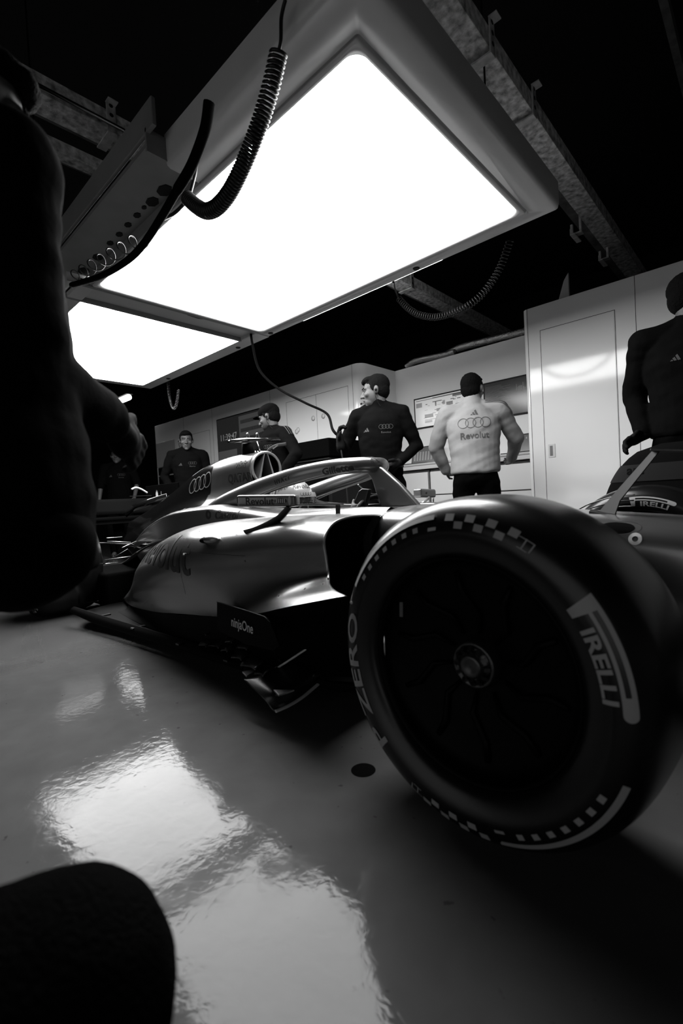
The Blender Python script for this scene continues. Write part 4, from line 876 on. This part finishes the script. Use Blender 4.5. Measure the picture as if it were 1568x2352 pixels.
# ================================================================ people
def person(name, label, base, face, H=1.78, head=None, pitch=0.0, tilt=0.0, lean=(0, 0), hip=(0, 0), wR=(.24, .10, .88), wL=(-.24, .10, .88), eR=(1, -.6, 0), eL=(-1, -.6, 0),
           footR=(.12, .02), footL=(-.12, .02), kneeR=None, kneeL=None, hair='short', jacket='cloth', trousers='cloth2', gloveR=False, gloveL=False, bulk=1.0, curl=0.6, handR=None, handL=None,
           dz=0.0, hem=.93, sleeve=True, vox=.0075, stand=True, collar=True):
    """base: point on the floor; face: heading of the chest; wrists in (right, forward, up) metres for a 1.78 m figure"""
    s = H / 1.78; f = V(face[0], face[1], 0).normalized(); r = V(f.y, -f.x, 0); up = V(0, 0, 1); b = V(base[0], base[1], 0)
    def W(x, y, z): return b + (r*x + f*y + up*z) * s
    root = thing(name, label, 'person', tuple(b))
    hx, hy = hip; lx, ly = lean
    sp = [W(hx, hy, .95 - dz), W(hx + lx*.25, hy + ly*.2, 1.08 - dz), W(hx + lx*.6, hy + ly*.55, 1.30 - dz), W(hx + lx*.9, hy + ly*.85, 1.44 - dz), W(hx + lx, hy + ly, 1.51 - dz)]
    pel, wai, che, upc, nk = sp
    hf = V(head[0], head[1], 0).normalized() if head else f; hr_ = V(hf.y, -hf.x, 0)
    hu = (up*math.cos(tilt) + hr_*math.sin(tilt)); hf3 = (hf*math.cos(pitch) - hu*math.sin(pitch)); hu3 = hf3.cross(-hr_).normalized() if False else (hu*math.cos(pitch) + hf*math.sin(pitch)).normalized()
    hr3 = hf3.cross(hu3).normalized(); hc = nk + (up*.135 + f*.015 + V(hf.x, hf.y, 0)*.02)*s
    RM = Matrix((hr3, hf3, hu3)).transposed()
    HS = 1.08
    def HD(x, y, z): return hc + RM @ V(x*s*HS, y*s*HS, z*s*HS)
    shR = upc + (r*.185*bulk + up*.01)*s; shL = upc - (r*.185*bulk - up*.01)*s
    def ik(a, t, hint, l1=.30, l2=.265):
        l1 *= s; l2 *= s; d = t - a; L = min(d.length, (l1 + l2)*.998); d.normalize(); x = (L*L + l1*l1 - l2*l2)/(2*L); hgt = math.sqrt(max(0, l1*l1 - x*x))
        h_ = r*hint[0] + f*hint[1] + up*hint[2]; h_ = h_ - d*h_.dot(d); h_.normalize(); return a + d*x + h_*hgt, a + d*L
    wr, wl = W(*wR), W(*wL)
    elR, wr = ik(shR, wr, eR); elL, wl = ik(shL, wl, eL)
    hipR = pel + (r*.095 - up*.03)*s; hipL = pel - (r*.095 + up*.03)*s
    aR = W(footR[0], footR[1], .085); aL = W(footL[0], footL[1], .085)
    kR, _ = ik(hipR, aR, (.15, 1, 0), .43, .43) if kneeR is None else (W(*kneeR), 0)
    kL, _ = ik(hipL, aL, (-.15, 1, 0), .43, .43) if kneeL is None else (W(*kneeL), 0)
    # --- body (one continuous skin surface)
    B = MB(); k = s*HS
    B.ell(HD(0, -.012, .030), (.074*k, .094*k, .088*k), rot=RM); B.ell(HD(0, .020, -.020), (.066*k, .076*k, .088*k), rot=RM)
    B.ell(HD(0, .050, -.072), (.046*k, .046*k, .040*k), rot=RM); B.ell(HD(0, .076, -.100), (.024*k, .020*k, .018*k), rot=RM)   # jaw, chin
    B.cap(HD(0, .088, .018), HD(0, .112, -.028), .0075*k, .0125*k, 12); B.ell(HD(.011, .100, -.031), (.008*k, .010*k, .007*k), rot=RM); B.ell(HD(-.011, .100, -.031), (.008*k, .010*k, .007*k), rot=RM)
    B.cap(HD(-.042, .074, .026), HD(-.012, .089, .024), .010*k, .009*k, 10); B.cap(HD(.042, .074, .026), HD(.012, .089, .024), .010*k, .009*k, 10)
    B.ell(HD(-.042, .066, -.022), (.022*k, .020*k, .020*k), rot=RM); B.ell(HD(.042, .066, -.022), (.022*k, .020*k, .020*k), rot=RM)
    B.ell(HD(0, .092, -.056), (.024*k, .010*k, .0055*k), rot=RM); B.ell(HD(0, .090, -.067), (.020*k, .011*k, .0065*k), rot=RM)
    for sx in (-1, 1):
        B.ell(HD(sx*.076, -.008, -.004), (.010*k, .019*k, .031*k), rot=RM); B.ell(HD(sx*.084, -.014, .004), (.006*k, .012*k, .022*k), rot=RM)
    k = s
    B.cap(HD(0, -.018, -.045), nk + up*-.03*s, .058*k, .066*k)
    B.cap(upc + r*.12*s, upc - r*.12*s, .060*k, .060*k); B.cap(che, pel, .100*k, .100*k); B.cap(che + up*.02, upc, .10*k, .08*k)
    fingers = []
    for sd, sh, el, wv, hd in ((1, shR, elR, wr, handR), (-1, shL, elL, wl, handL)):
        B.cap(upc, sh, .055*k, .055*k); B.cap(sh, el, .048*k, .038*k); B.cap(el, wv, .038*k, .026*k)
        d = (wv - el).normalized()
        if hd: d = (r*hd[0] + f*hd[1] + up*hd[2]).normalized()
        side = (-r*sd) - d*(-r*sd).dot(d)
        if side.length < .3: side = up - d*up.dot(d)
        side.normalize()                                   # palm normal
        ac = d.cross(side)*1.0                             # across the palm
        if ac.dot(f) < 0: ac = -ac                         # thumb side faces forward
        pc = wv + d*.050*s
        Rm = Matrix((ac, side, d)).transposed(); B.ell(pc, (.040*k, .017*k, .052*k), 14, 10, rot=Rm); B.cap(wv, pc, .026*k, .022*k, 12)
        for q, (o_, L1) in enumerate(((.029, .074), (.010, .084), (-.010, .078), (-.028, .062))):
            p0 = pc + ac*o_*s + d*.040*s; c1 = curl*.5; d1 = d*math.cos(c1) + side*math.sin(c1); p1 = p0 + d1*L1*.45*s
            d2 = d*math.cos(curl*1.6) + side*math.sin(curl*1.6); p2 = p1 + d2*L1*.32*s; d3 = d*math.cos(curl*2.5) + side*math.sin(curl*2.5); p3 = p2 + d3*L1*.24*s
            B.cap(p0, p1, .0095*k, .0088*k, 10); B.cap(p1, p2, .0088*k, .008*k, 10); B.cap(p2, p3, .008*k, .007*k, 10)
        t0 = pc + ac*.028*s - d*.020*s; t1 = t0 + (ac*.75 + d*.6 + side*.25).normalized()*.038*s; t2 = t1 + (ac*.15 + d*.9 + side*.5).normalized()*.034*s
        B.cap(t0, t1, .013*k, .0105*k, 10); B.cap(t1, t2, .0105*k, .009*k, 10)
        fingers.append((wv, d, pc, side, ac))
    for h_, kn, an in ((hipR, kR, aR), (hipL, kL, aL)):
        B.cap(h_, kn, .078*k, .052*k); B.cap(kn, an, .052*k, .036*k); B.cap(an, an + (f*.14 - up*.035)*s, .034*k, .03*k)
    body = remesh(B, 'body', M['skin'], root, vox*.75, 2)
    # eyes and brows
    for sx in (-1, 1):
        MB().ell(HD(sx*.030, .0785, .008), (.0125*k, .0095*k, .0075*k), 14, 10, rot=RM).build('eye', M['eye'], root)
        MB().cap(HD(sx*.014, .0975, .029), HD(sx*.047, .083, .031), .0035*k, .003*k, 8).build('eyebrow', M['hair'], root)
    MB().cap(HD(-.017, .1005, -.0605), HD(.017, .1005, -.0605), .0022*k, .0022*k, 8).build('lip_line', M['beard'], root)
    # hair
    Hh = MB(); k = s*HS
    if hair in ('short', 'beard', 'cap'):
        Hh.ell(HD(0, -.024, .046), (.080*k, .097*k, .084*k), rot=RM); Hh.ell(HD(0, -.045, .0), (.076*k, .066*k, .075*k), rot=RM)
        if hair != 'cap':
            Hh.ell(HD(0, .030, .088), (.060*k, .062*k, .032*k), rot=RM); Hh.ell(HD(.012, .070, .084), (.046*k, .026*k, .022*k), rot=RM)
        for sx in (-1, 1): Hh.ell(HD(sx*.070, .012, .028), (.010*k, .020*k, .034*k), rot=RM)
        hn = remesh(Hh, 'hair', M['hair'], root, .006, 1, disp=lambda p, n: n*(.003*noise.noise(p*90)))
    if hair == 'beard' or hair == 'cap':
        Bd = MB(); Bd.ell(HD(0, .048, -.078), (.056*k, .050*k, .040*k), rot=RM); Bd.ell(HD(0, .080, -.102), (.030*k, .022*k, .022*k), rot=RM)
        remesh(Bd, 'beard', M['beard'], root, .006, 1, disp=lambda p, n: n*(.0015*noise.noise(p*120)))
    if hair == 'cap':
        Cm = MB(); Cm.ell(HD(0, -.012, .060), (.086*k, .106*k, .068*k), rot=RM); Cm.cap(HD(0, -.07, .035), HD(0, -.02, .05), .035*k, .06*k)
        cp_ = remesh(Cm, 'cap', M['cloth'], root, .006, 2)
        MB().grid([[HD(.085*math.sin(a)*q, .06 + (.105*math.cos(a))*q*.9, .046 + .012*math.cos(a*1.3) - .012*q) for a in [-1.2 + .2*i for i in range(13)]] for q in (.55, .8, 1.0)]).build('cap_peak', M['cloth'], cp_, solid=.004)
    k = s
    # --- jacket
    def fold(p, n):
        if jacket == 'fleece':
            q_ = p - b; u_ = q_.dot(r)
            return n*s*(.011*noise.noise(V(u_*3.0, p.z*9 + u_*7, 3.1)) + .006*noise.noise(V(u_*5 + 4, p.z*20 - u_*9, q_.dot(f)*4)))
        w_ = noise.noise(V(p.x*5, p.y*5, p.z*9))*.010 + noise.noise(V(p.x*14, p.y*14, p.z*22))*.005
        return n*w_*s
    J = MB(); e = bulk
    def ring(c, a, b_, z=0): return [c + (r*(a*e*math.cos(t)) + f*(b_*e*math.sin(t)) + up*z)*s for t in [2*PI*i/24 for i in range(24)]]
    hz = (hem - .95)
    rr = [ring(pel, .10, .06, hz - .0), ring(pel, .172, .125, hz), ring(pel, .180, .135, .0 if hz < 0 else hz + .02), ring(wai, .172, .128), ring(sp[1].lerp(che, .5), .180, .132), ring(che, .196, .138), ring(che.lerp(upc, .6), .196, .130), ring(upc, .165, .105, .02), ring(nk, .085, .075, .0), ring(nk, .066, .062, .045)]
    J.grid(rr, closed=True, cap=True); J.cap(shR, shL, .072*k*e, .072*k*e); J.cap(nk + r*.05*s, shR + up*.0, .055*k, .062*k); J.cap(nk - r*.05*s, shL, .055*k, .062*k)
    for sh, el, wv in ((shR, elR, wr), (shL, elL, wl)):
        J.cap(sh, el, .072*k*e, .056*k*e); 
        if sleeve: J.cap(el, el.lerp(wv, .92), .056*k*e, .043*k*e)
        else: pass
    if collar: J.cap(nk - up*.01, nk + (up*.050 + f*.006)*s, .072*k, (.074 if jacket == 'fleece' else .066)*k)
    jk = remesh(J, 'jacket', M[jacket], root, vox, 4, disp=fold)
    # --- trousers
    T = MB()
    T.cap(pel + r*.055*s - up*.03*s, pel - r*.055*s - up*.03*s, .112*k*e, .112*k*e)
    for h_, kn, an in ((hipR, kR, aR), (hipL, kL, aL)):
        T.cap(h_ - up*.03*s, kn, .102*k, .078*k); T.cap(kn, an, .078*k, .062*k)
    remesh(T, 'trousers', M[trousers], root, .012, 3, disp=fold)
    for an in (aR, aL):
        Sh = MB(); Sh.ell(an + (f*.07 - up*.038)*s, (.05*k, .05*k, .045*k)); Sh.cap(an + (-f*.04 - up*.045)*s, an + (f*.16 - up*.050)*s, .040*k, .034*k)
        so = remesh(Sh, 'shoe', M['shoe'], root, .010, 3)
        off = wpos(root)
        for v in so.data.vertices:
            if v.co.z + off.z < .002: v.co.z = .002 - off.z
    for sd, flag in ((0, gloveR), (1, gloveL)):
        if flag:
            wv, d, pc, side, ac = fingers[sd]; G_ = MB(); G_.cap(wv - d*.03*s, pc, .034*k, .030*k); Rm = Matrix((ac, side, d)).transposed(); G_.ell(pc, (.045*k, .024*k, .056*k), 14, 10, rot=Rm)
            for q, (o_, L1) in enumerate(((.030, .080), (.010, .090), (-.010, .084), (-.029, .068))):
                p0 = pc + ac*o_*s + d*.040*s; c1 = curl*.5; d1 = d*math.cos(c1) + side*math.sin(c1); p1 = p0 + d1*L1*.45*s
                d2 = d*math.cos(curl*1.6) + side*math.sin(curl*1.6); p2 = p1 + d2*L1*.32*s; d3 = d*math.cos(curl*2.5) + side*math.sin(curl*2.5); p3 = p2 + d3*L1*.24*s
                G_.cap(p0, p1, .0125*k, .0115*k, 10); G_.cap(p1, p2, .0115*k, .011*k, 10); G_.cap(p2, p3, .011*k, .0095*k, 10)
            t0 = pc + ac*.028*s - d*.020*s; t1 = t0 + (ac*.75 + d*.6 + side*.25).normalized()*.038*s; t2 = t1 + (ac*.15 + d*.9 + side*.5).normalized()*.034*s
            G_.cap(t0, t1, .016*k, .013*k, 10); G_.cap(t1, t2, .013*k, .0115*k, 10)
            remesh(G_, 'glove', M['glove'], root, .005, 2)
    return dict(root=root, jacket=jk, tree=bvh(jk), f=f, r=r, W=W, HD=HD, RM=RM, s=s, sh=(shR, shL), el=(elR, elL), wr=(wr, wl), nk=nk, che=che, upc=upc, hand=fingers, hf=hf3)
def chest_marks(P, mt='dimlogo', back=False, mode='front', sc=1.0):
    f, r, s = P['f'], P['r'], P['s']; sd = -1 if back else 1
    ray = -f*sd; ux = -r*sd; c = P['che'].lerp(P['upc'], .45); up = V(0, 0, 1)
    if back:
        lay('back_rings', rings4(.034*sc, .0042), M[mt], P['jacket'], P['tree'], c + up*-.02, ux, up, ray, L=.015, lift=.003)
        lay('back_lettering', txt('Revolut', .044*sc, .016), M[mt], P['jacket'], P['tree'], c + up*-.115, ux, up, ray, L=.015, lift=.003)
        lay('back_bars', bars3(.038*sc), M['decal'], P['jacket'], P['tree'], c + up*.040 + ux*.01, ux, up, ray, L=.015, lift=.003)
    else:
        lay('chest_rings', rings4(.0165*sc, .0028), M[mt], P['jacket'], P['tree'], c + ux*.062*sc + up*-.03, ux, up, ray, L=.01, lift=.003)
        lay('chest_lettering', txt('Revolut', .017*sc, .012), M[mt], P['jacket'], P['tree'], c + ux*.062*sc + up*-.072, ux, up, ray, L=.01, lift=.003)
        lay('chest_bars', bars3(.034*sc), M[mt], P['jacket'], P['tree'], c - ux*.085*sc + up*-.06, ux, up, ray, L=.01, lift=.003)
def shoulder_stripes(P, side, mt='dimlogo', wd=.012, n=3, L_=.19, bk=0.0):
    f, r, s = P['f'], P['r'], P['s']; i = 0 if side > 0 else 1
    a, b = P['nk'].lerp(P['sh'][i], .45), P['sh'][i].lerp(P['el'][i], .35); d = (b - a).normalized(); ac = V(0, 0, 1).cross(d).normalized()
    ray = -(V(0, 0, 1)*.8 + r*side*.6 - f*bk).normalized(); mid = a.lerp(b, .5)
    for q in range(n):
        lay('shoulder_stripe', rect2(-L_/2, -wd*.35, L_/2, wd*.35), M[mt], P['jacket'], P['tree'], mid + ac*(q - (n-1)/2)*wd*1.7 - ray*.05, d, ac, ray, L=.015, lift=.003)
def headset(P, side, boom=True):
    HD = P['HD']; s_ = side; root = P['root']
    MB().ell(HD(s_*.090, -.004, -.006), (.010, .010, .010), 12, 8).build('earpiece', M['black'], root)
    MB().tube(spline([HD(s_*.092, -.004, -.012), HD(s_*.090, .006, -.05), HD(s_*.075, -.005, -.10), HD(s_*.07, -.02, -.135)], 20), .0025, 6).build('earpiece_wire', M['black'], root)
    if boom:
        mb = MB().tube(spline([HD(s_*.092, .0, -.01), HD(s_*.080, .06, -.045), HD(s_*.050, .105, -.062), HD(s_*.032, .122, -.066)], 20), .002, 6); mb.ell(HD(s_*.030, .124, -.066), (.009, .009, .008), 12, 8)
        mb.build('boom_microphone', M['black'], root)
def onray(px, py, ht): return U(px, py, Z=ht)

# man holding the cable, looking left
p = onray(866, 862, 1.70); fw = (.50, -.86)
A1 = person('person', 'person in black team jacket and headset holding up a cable, looking left', (p.x, p.y), fw, 1.70, head=(-.80, -.60), pitch=.12, hip=(0, 0), lean=(0, .0), wR=(.30, .20, 1.22), wL=(-.16, .12, 1.04), eR=(.6, -.6, -1), eL=(-.8, -.9, 0),
            gloveR=True, gloveL=True, handR=(.05, .1, 1), handL=(.6, .5, -.5), curl=.9)
chest_marks(A1); shoulder_stripes(A1, -1); headset(A1, 1 if True else -1); headset(A1, -1, boom=False)
bt = A1['W']
mbt = MB(); mbt.tube([A1['W'](.178*math.cos(a), .135*math.sin(a), 1.02) for a in [2*PI*i/32 for i in range(33)]], [(.006, .02)]*33, 8, cap=False); mbt.build('belt', M['black'], A1['root'])
MB().bar(A1['W'](-.04, .15, 1.03), A1['W'](-.04, .15, .97), .05, .03, up=(1, 0, 0)).build('radio_pack', M['black'], A1['root'], bevel=.004)
for k_ in range(4): MB().ell(A1['W'](-.05 + .012*k_, .172, 1.0 - .008*(k_ % 2)), (.005, .005, .008), 8, 6).build('key', M['chrome'], A1['root'])
hd = A1['hand'][0]
tag(MB().tube(spline([(-3.45, 2.635, 2.26), (-3.44, 2.64, 2.16), U(596, 850, Y=2.70), U(640, 893, Y=2.76), U(700, 925, Y=2.82), U(750, 950, Y=2.9), hd[2] + V(-.05, -.02, .06), hd[2] + V(0, 0, .0)], 60), .011, 8).build('power_cable', M['blackmatte']), 'dark cable running from the lamp down to the raised gloved hand', 'cable')
tag(MB().tube(spline([hd[2] + V(.0, 0, -.06), hd[2] + V(.03, 0, -.25), hd[2] + V(.05, .0, -.5), (hd[2].x + .06, hd[2].y, .02)], 30), .006, 8).build('cable_tail', M['cable']), 'thin cable hanging below the raised gloved hand', 'cable')

# man in the pale fleece, seen from behind
p = onray(1081, 857, 1.68)
A2 = person('person', 'person in pale fleece with ring logo on the back, facing the worktop', (p.x, p.y), (-.50, .86), 1.68, head=(-.1, 1), wR=(.34, .34, 1.06), wL=(-.24, .22, .97), eR=(1, -.5, -.4), eL=(-1, -.3, 0), jacket='fleece', bulk=1.15, handR=(0, 1, -.1), handL=(.3, 1, .0), hem=.93)
chest_marks(A2, 'inkgrey', back=True, sc=1.12); shoulder_stripes(A2, 1, 'inkgrey', bk=.8, L_=.24)

# man in the cap looking down
p = onray(634, 930, 1.70)
A3 = person('person', 'bearded person in black cap and jacket looking down behind the air intake', (p.x, p.y), (-.05, -1), 1.70, head=(-.88, -.50), pitch=.30, wR=(.05, .26, 1.08), wL=(-.30, .22, 1.02), eR=(1, -.3, -.3), eL=(-1, -.2, -.2), hair='cap', bulk=1.08, lean=(0, .06))
shoulder_stripes(A3, -1); headset(A3, -1, False); chest_marks(A3)
arc_ = spline([U(607, 1050, Y=2.66), U(617, 1034, Y=2.66), U(634, 1024, Y=2.66), U(657, 1020, Y=2.68)], 30)
ar = MB().tube(arc_, [(.004, .017)]*31, 10).build('curved_band', M['bracketm'], None, bevel=0); tag(ar, 'curved grey band with small lettering before the chest of the person in the cap', 'strap')

flatart('band_lettering', txt('Revolut', .017, .01), M['decalg'], ar, U(632, 1026, Y=2.645), V(.9, 0, .35).normalized(), V(-.35, 0, .9).normalized())
# man at far left facing the camera
p = onray(426, 990, 1.76)
A4 = person('person', 'dark-haired person in black jersey facing the camera before the far left wall', (p.x, p.y), (.87, -.49), 1.76, pitch=.12, wR=(.20, .06, .95), wL=(-.20, .10, .93), bulk=1.05)
chest_marks(A4); headset(A4, 1, False)

# partly hidden man whose bare forearm shows below the near arm
p = U(272, 1100, Y=3.1)
A5 = person('person', 'person in black short sleeves, mostly hidden, bare forearm beside the rear wing', (p.x, p.y), (.85, -.5), 1.74, wR=(.30, .10, .86), wL=(-.25, .24, .96), eL=(-1, -.2, 0), sleeve=False, bulk=1.05)
chest_marks(A5)

# big figure at the right edge
p = onray(1580, 628, 1.88)
A6 = person('person', 'large dark figure in black jacket at the right edge, head turned away', (p.x, p.y), (.25, -.97), 1.88, head=(.93, -.05), pitch=.12, wR=(.22, .02, .96), wL=(-.3, .1, .95), eR=(.25, -1, 0), gloveR=True, handR=(.7, .3, -.35), bulk=1.12)
chest_marks(A6); headset(A6, 1, False)

# near figure crouched beside the camera at the left, lunging with both feet out of the picture
def UD(px, py, d):
    v = m3 @ V((px - 784)/F, (1176 - py)/F, -1.0); return v * d + V(0, 0, CAMH)
pp = UD(-32, 1150, .74); f7 = V(-.25, .97, 0).normalized(); r7 = V(f7.y, -f7.x, 0)
def loc7(q):
    d = q - V(pp.x, pp.y, 0); return (d.dot(r7), d.dot(f7), d.z)
def dir7(a_, b_):
    d = (b_ - a_).normalized(); return (d.dot(r7), d.dot(f7), d.z)
A7 = person('person', 'near blurred figure in black filling the left edge, forearm reaching down towards the car', (pp.x, pp.y), f7, 1.78, head=(.2, .98), pitch=.3, hip=(0, 0), lean=(-.125, .02), dz=.20,
            gloveR=True, wR=loc7(UD(255, 975, .98)), wL=(-.45, .25, .80), eR=(.5, -.9, -.6), eL=(-.6, -1, .2), curl=.5, bulk=1.05, handR=dir7(UD(255, 975, .98), UD(362, 1090, 1.16)),
            kneeR=(-.38, .08, .66), kneeL=(-.50, .02, .60), footR=(-.62, -.05), footL=(-.80, -.10), vox=.008, hem=.84)

# driver in the cockpit
drv = thing('person', 'seated driver in white racing helmet inside the cockpit', 'person', (-2.0, YCAR, .35))
B = MB(); hc = V(-2.08, YCAR, .735)
B.ell(hc, (.09, .075, .105)); B.cap(hc + V(-.02, 0, -.08), (-2.08, YCAR, .58), .055, .06); B.cap((-2.08, YCAR, .56), (-1.95, YCAR, .38), .13, .12)
for s_ in (-1, 1):
    B.cap((-2.06, YCAR + s_*.06, .58), (-2.04, YCAR + s_*.15, .55), .06, .05); B.cap((-2.04, YCAR + s_*.15, .55), (-1.80, YCAR + s_*.17, .48), .048, .038); B.cap((-1.80, YCAR + s_*.17, .48), (-1.55, YCAR + s_*.12, .64), .036, .026)
    pc = V(-1.50, YCAR + s_*.115, .665); B.ell(pc, (.03, .018, .04))
    for q in range(4): B.cap(pc + V(.015, 0, .03 - .02*q), pc + V(.035, -s_*.03, .03 - .02*q), .009, .008, 8)
    B.cap(pc + V(-.01, 0, .03), pc + V(-.02, -s_*.02, .055), .011, .009, 8)
remesh(B, 'body', M['skin'], drv, .007, 2)
B = MB(); B.cap((-2.09, YCAR, .56), (-1.95, YCAR, .38), .155, .14)
for s_ in (-1, 1): B.cap((-2.07, YCAR + s_*.05, .58), (-2.05, YCAR + s_*.155, .55), .068, .06); B.cap((-2.05, YCAR + s_*.155, .55), (-1.80, YCAR + s_*.17, .48), .058, .046); B.cap((-1.80, YCAR + s_*.17, .48), (-1.60, YCAR + s_*.13, .60), .044, .036)
remesh(B, 'race_suit', M['fleece'], drv, .010, 3)
hm = MB(); Rh = Matrix.Rotation(.0, 3, 'Y')
hm.ell(hc + V(-.01, 0, .005), (.145, .122, .128), 40, 30)
hm.ell(hc + V(.05, 0, -.06), (.095, .095, .075), 30, 20)
hel = remesh(hm, 'helmet', M['white'], drv, .006, 6)
th_ = bvh(hel); ctr = V(0, 0, CAMH)
g = [[hc + V(.0, 0, -.005) + V(.150*math.cos(a)*math.cos(b), .129*math.sin(a)*math.cos(b), .135*math.sin(b)) for a in [-1.25 + 2.5*i/30 for i in range(31)]] for b in [-.32 + .62*j/10 for j in range(11)]]
MB().grid(g).build('visor', M['visor'], hel)
g = [[hc + V(.0, 0, -.005) + V(.153*math.cos(a)*math.cos(b), .132*math.sin(a)*math.cos(b), .138*math.sin(b)) for a in [-1.3 + 2.6*i/30 for i in range(31)]] for b in [.16 + .2*j/4 for j in range(5)]]
vsr = MB().grid(g).build('visor_strip', M['white'], hel)
tv = bvh(vsr); vdir = (hc - ctr).normalized(); ux = V(vdir.y, -vdir.x, 0)
lay('strip_rings', rings4(.010, .002), M['decal'], hel, tv, U(703, 1133, Y=1.74), V(.35, .9, 0).normalized(), (0, 0, 1), vdir, L=.006)
lay('helmet_lettering', txt('Revolut', .024, .02, shear=.1), M['decal'], hel, th_, U(694, 1115, Y=1.74), V(.6, .8, .0).normalized(), (0, 0, 1), vdir, L=.008)
lay('helmet_side_lettering', txt('perk+', .022, .02, shear=.2), M['decal'], hel, th_, U(650, 1121, Y=1.74), V(1, .1, .05).normalized(), (0, 0, 1), vdir, L=.008)
lay('helmet_line_art', A(*[poly2((-.05 + .02*k, -.02), (-.048 + .02*k, -.02), (-.036 + .02*k, .02), (-.038 + .02*k, .02)) for k in range(5)]), M['decal'], hel, th_, U(622, 1135, Y=1.74), V(1, .1, .05).normalized(), (0, 0, 1), vdir, L=.008)
MB().tube([hc + V(-.005 + .0*a, .130*math.sin(a), .140*math.cos(a)) for a in [-1.5 + 3*i/20 for i in range(21)]], .003, 6).build('helmet_seam', M['decal'], hel)

# crouching knee at the bottom-left corner
kroot = thing('person', 'black-clad knee of a person crouching at the bottom-left corner', 'person', (-.62, -.28, 0))
kc = U(112, 2330, Z=.375)
hipk = kc + V(-.10, -.42, -.02); ank = V(kc.x - .08, kc.y - .12, .09)
B = MB(); B.cap(hipk, kc, .07, .05); B.cap(kc, ank, .05, .036); B.cap(ank, ank + V(-.02, .15, -.04), .035, .03); remesh(B, 'body', M['skin'], kroot, .010, 2)
B = MB(); B.cap(hipk, kc, .115, .088); B.cap(kc, ank + V(0, 0, .05), .088, .068); remesh(B, 'trousers', M['knee'], kroot, .008, 3, disp=lambda p, n: n*(.004*noise.noise(p*9) + .0006*noise.noise(p*260)))
B = MB(); B.cap(ank + V(0, -.06, -.045), ank + V(-.02, .18, -.052), .042, .036); B.ell(ank + V(0, .05, -.03), (.05, .07, .045)); so = remesh(B, 'shoe', M['shoe'], kroot, .010, 3)
for v in so.data.vertices:
    if v.co.z < .002: v.co.z = .002
# ================================================================ remaining equipment
t = thing('tool_cabinet', 'black equipment cabinet with flat top between the cap and cable men', 'cabinet', (-4.2, 4.0, 0))
MB().box((-4.55, 3.75, .02), (-3.62, 4.30, 1.20)).build('body', M['black'], t, bevel=.01)
MB().box((-4.50, 3.74, 1.22), (-3.62, 4.32, 1.42)).build('upper_case', M['blackmatte'], t, bevel=.01)
MB().box((-4.55, 3.73, 1.185), (-3.62, 3.74, 1.20)).build('edge_rail', M['dmetal'], t)
for k in range(4): MB().box((-4.50, 3.735, .12 + .26*k), (-3.68, 3.75, .34 + .26*k)).build('drawer', M['blackmatte'], t, bevel=.004)
# covered equipment in front of the big figure
t = thing('covered_trolley', 'equipment under a dark cover with a grey band, right of the white door', 'equipment', (-.25, 2.95, 0))
mb = MB(); c0 = V(-.25, 2.95, 0)
def cov(a, z): 
    k = (1 - (z/.93)**3.2) ** .5 if z < .93 else 0
    return c0 + V((.20 + .33*k)*math.cos(a), (.04 + .05*k)*math.sin(a), z)
MB().grid([[cov(2*PI*i/48, z) for i in range(48)] for z in [.01 + .92*j/30 for j in range(31)]], closed=True, cap=True).build('fabric_cover', M['cover'], t)
g = [[cov(2*PI*i/48, z) + V(.004*math.cos(2*PI*i/48), .004*math.sin(2*PI*i/48), 0) for i in range(49)] for z in [.74 + .09*j/6 for j in range(7)]]
bnd = MB().grid(g).build('grey_band', M['covergrey'], t)
lay('band_lettering', txt('art', .05, .02), M['cover'], bnd, bvh(bnd), U(1448, 1078, Y=2.8), (1, .1, 0), (0, 0, 1), (0, 1, 0), L=.02)
# round disc on the floor
q = U(834, 1769, Z=0)
tag(MB().lathe([(.0005, .0), (.0015, .030), (.0005, .033)], (q.x, q.y, 0), (0, 0, 1), 30).build('floor_disc', M['blackmatte']), 'small black round floor plug left of the big front tyre', 'floor plug')
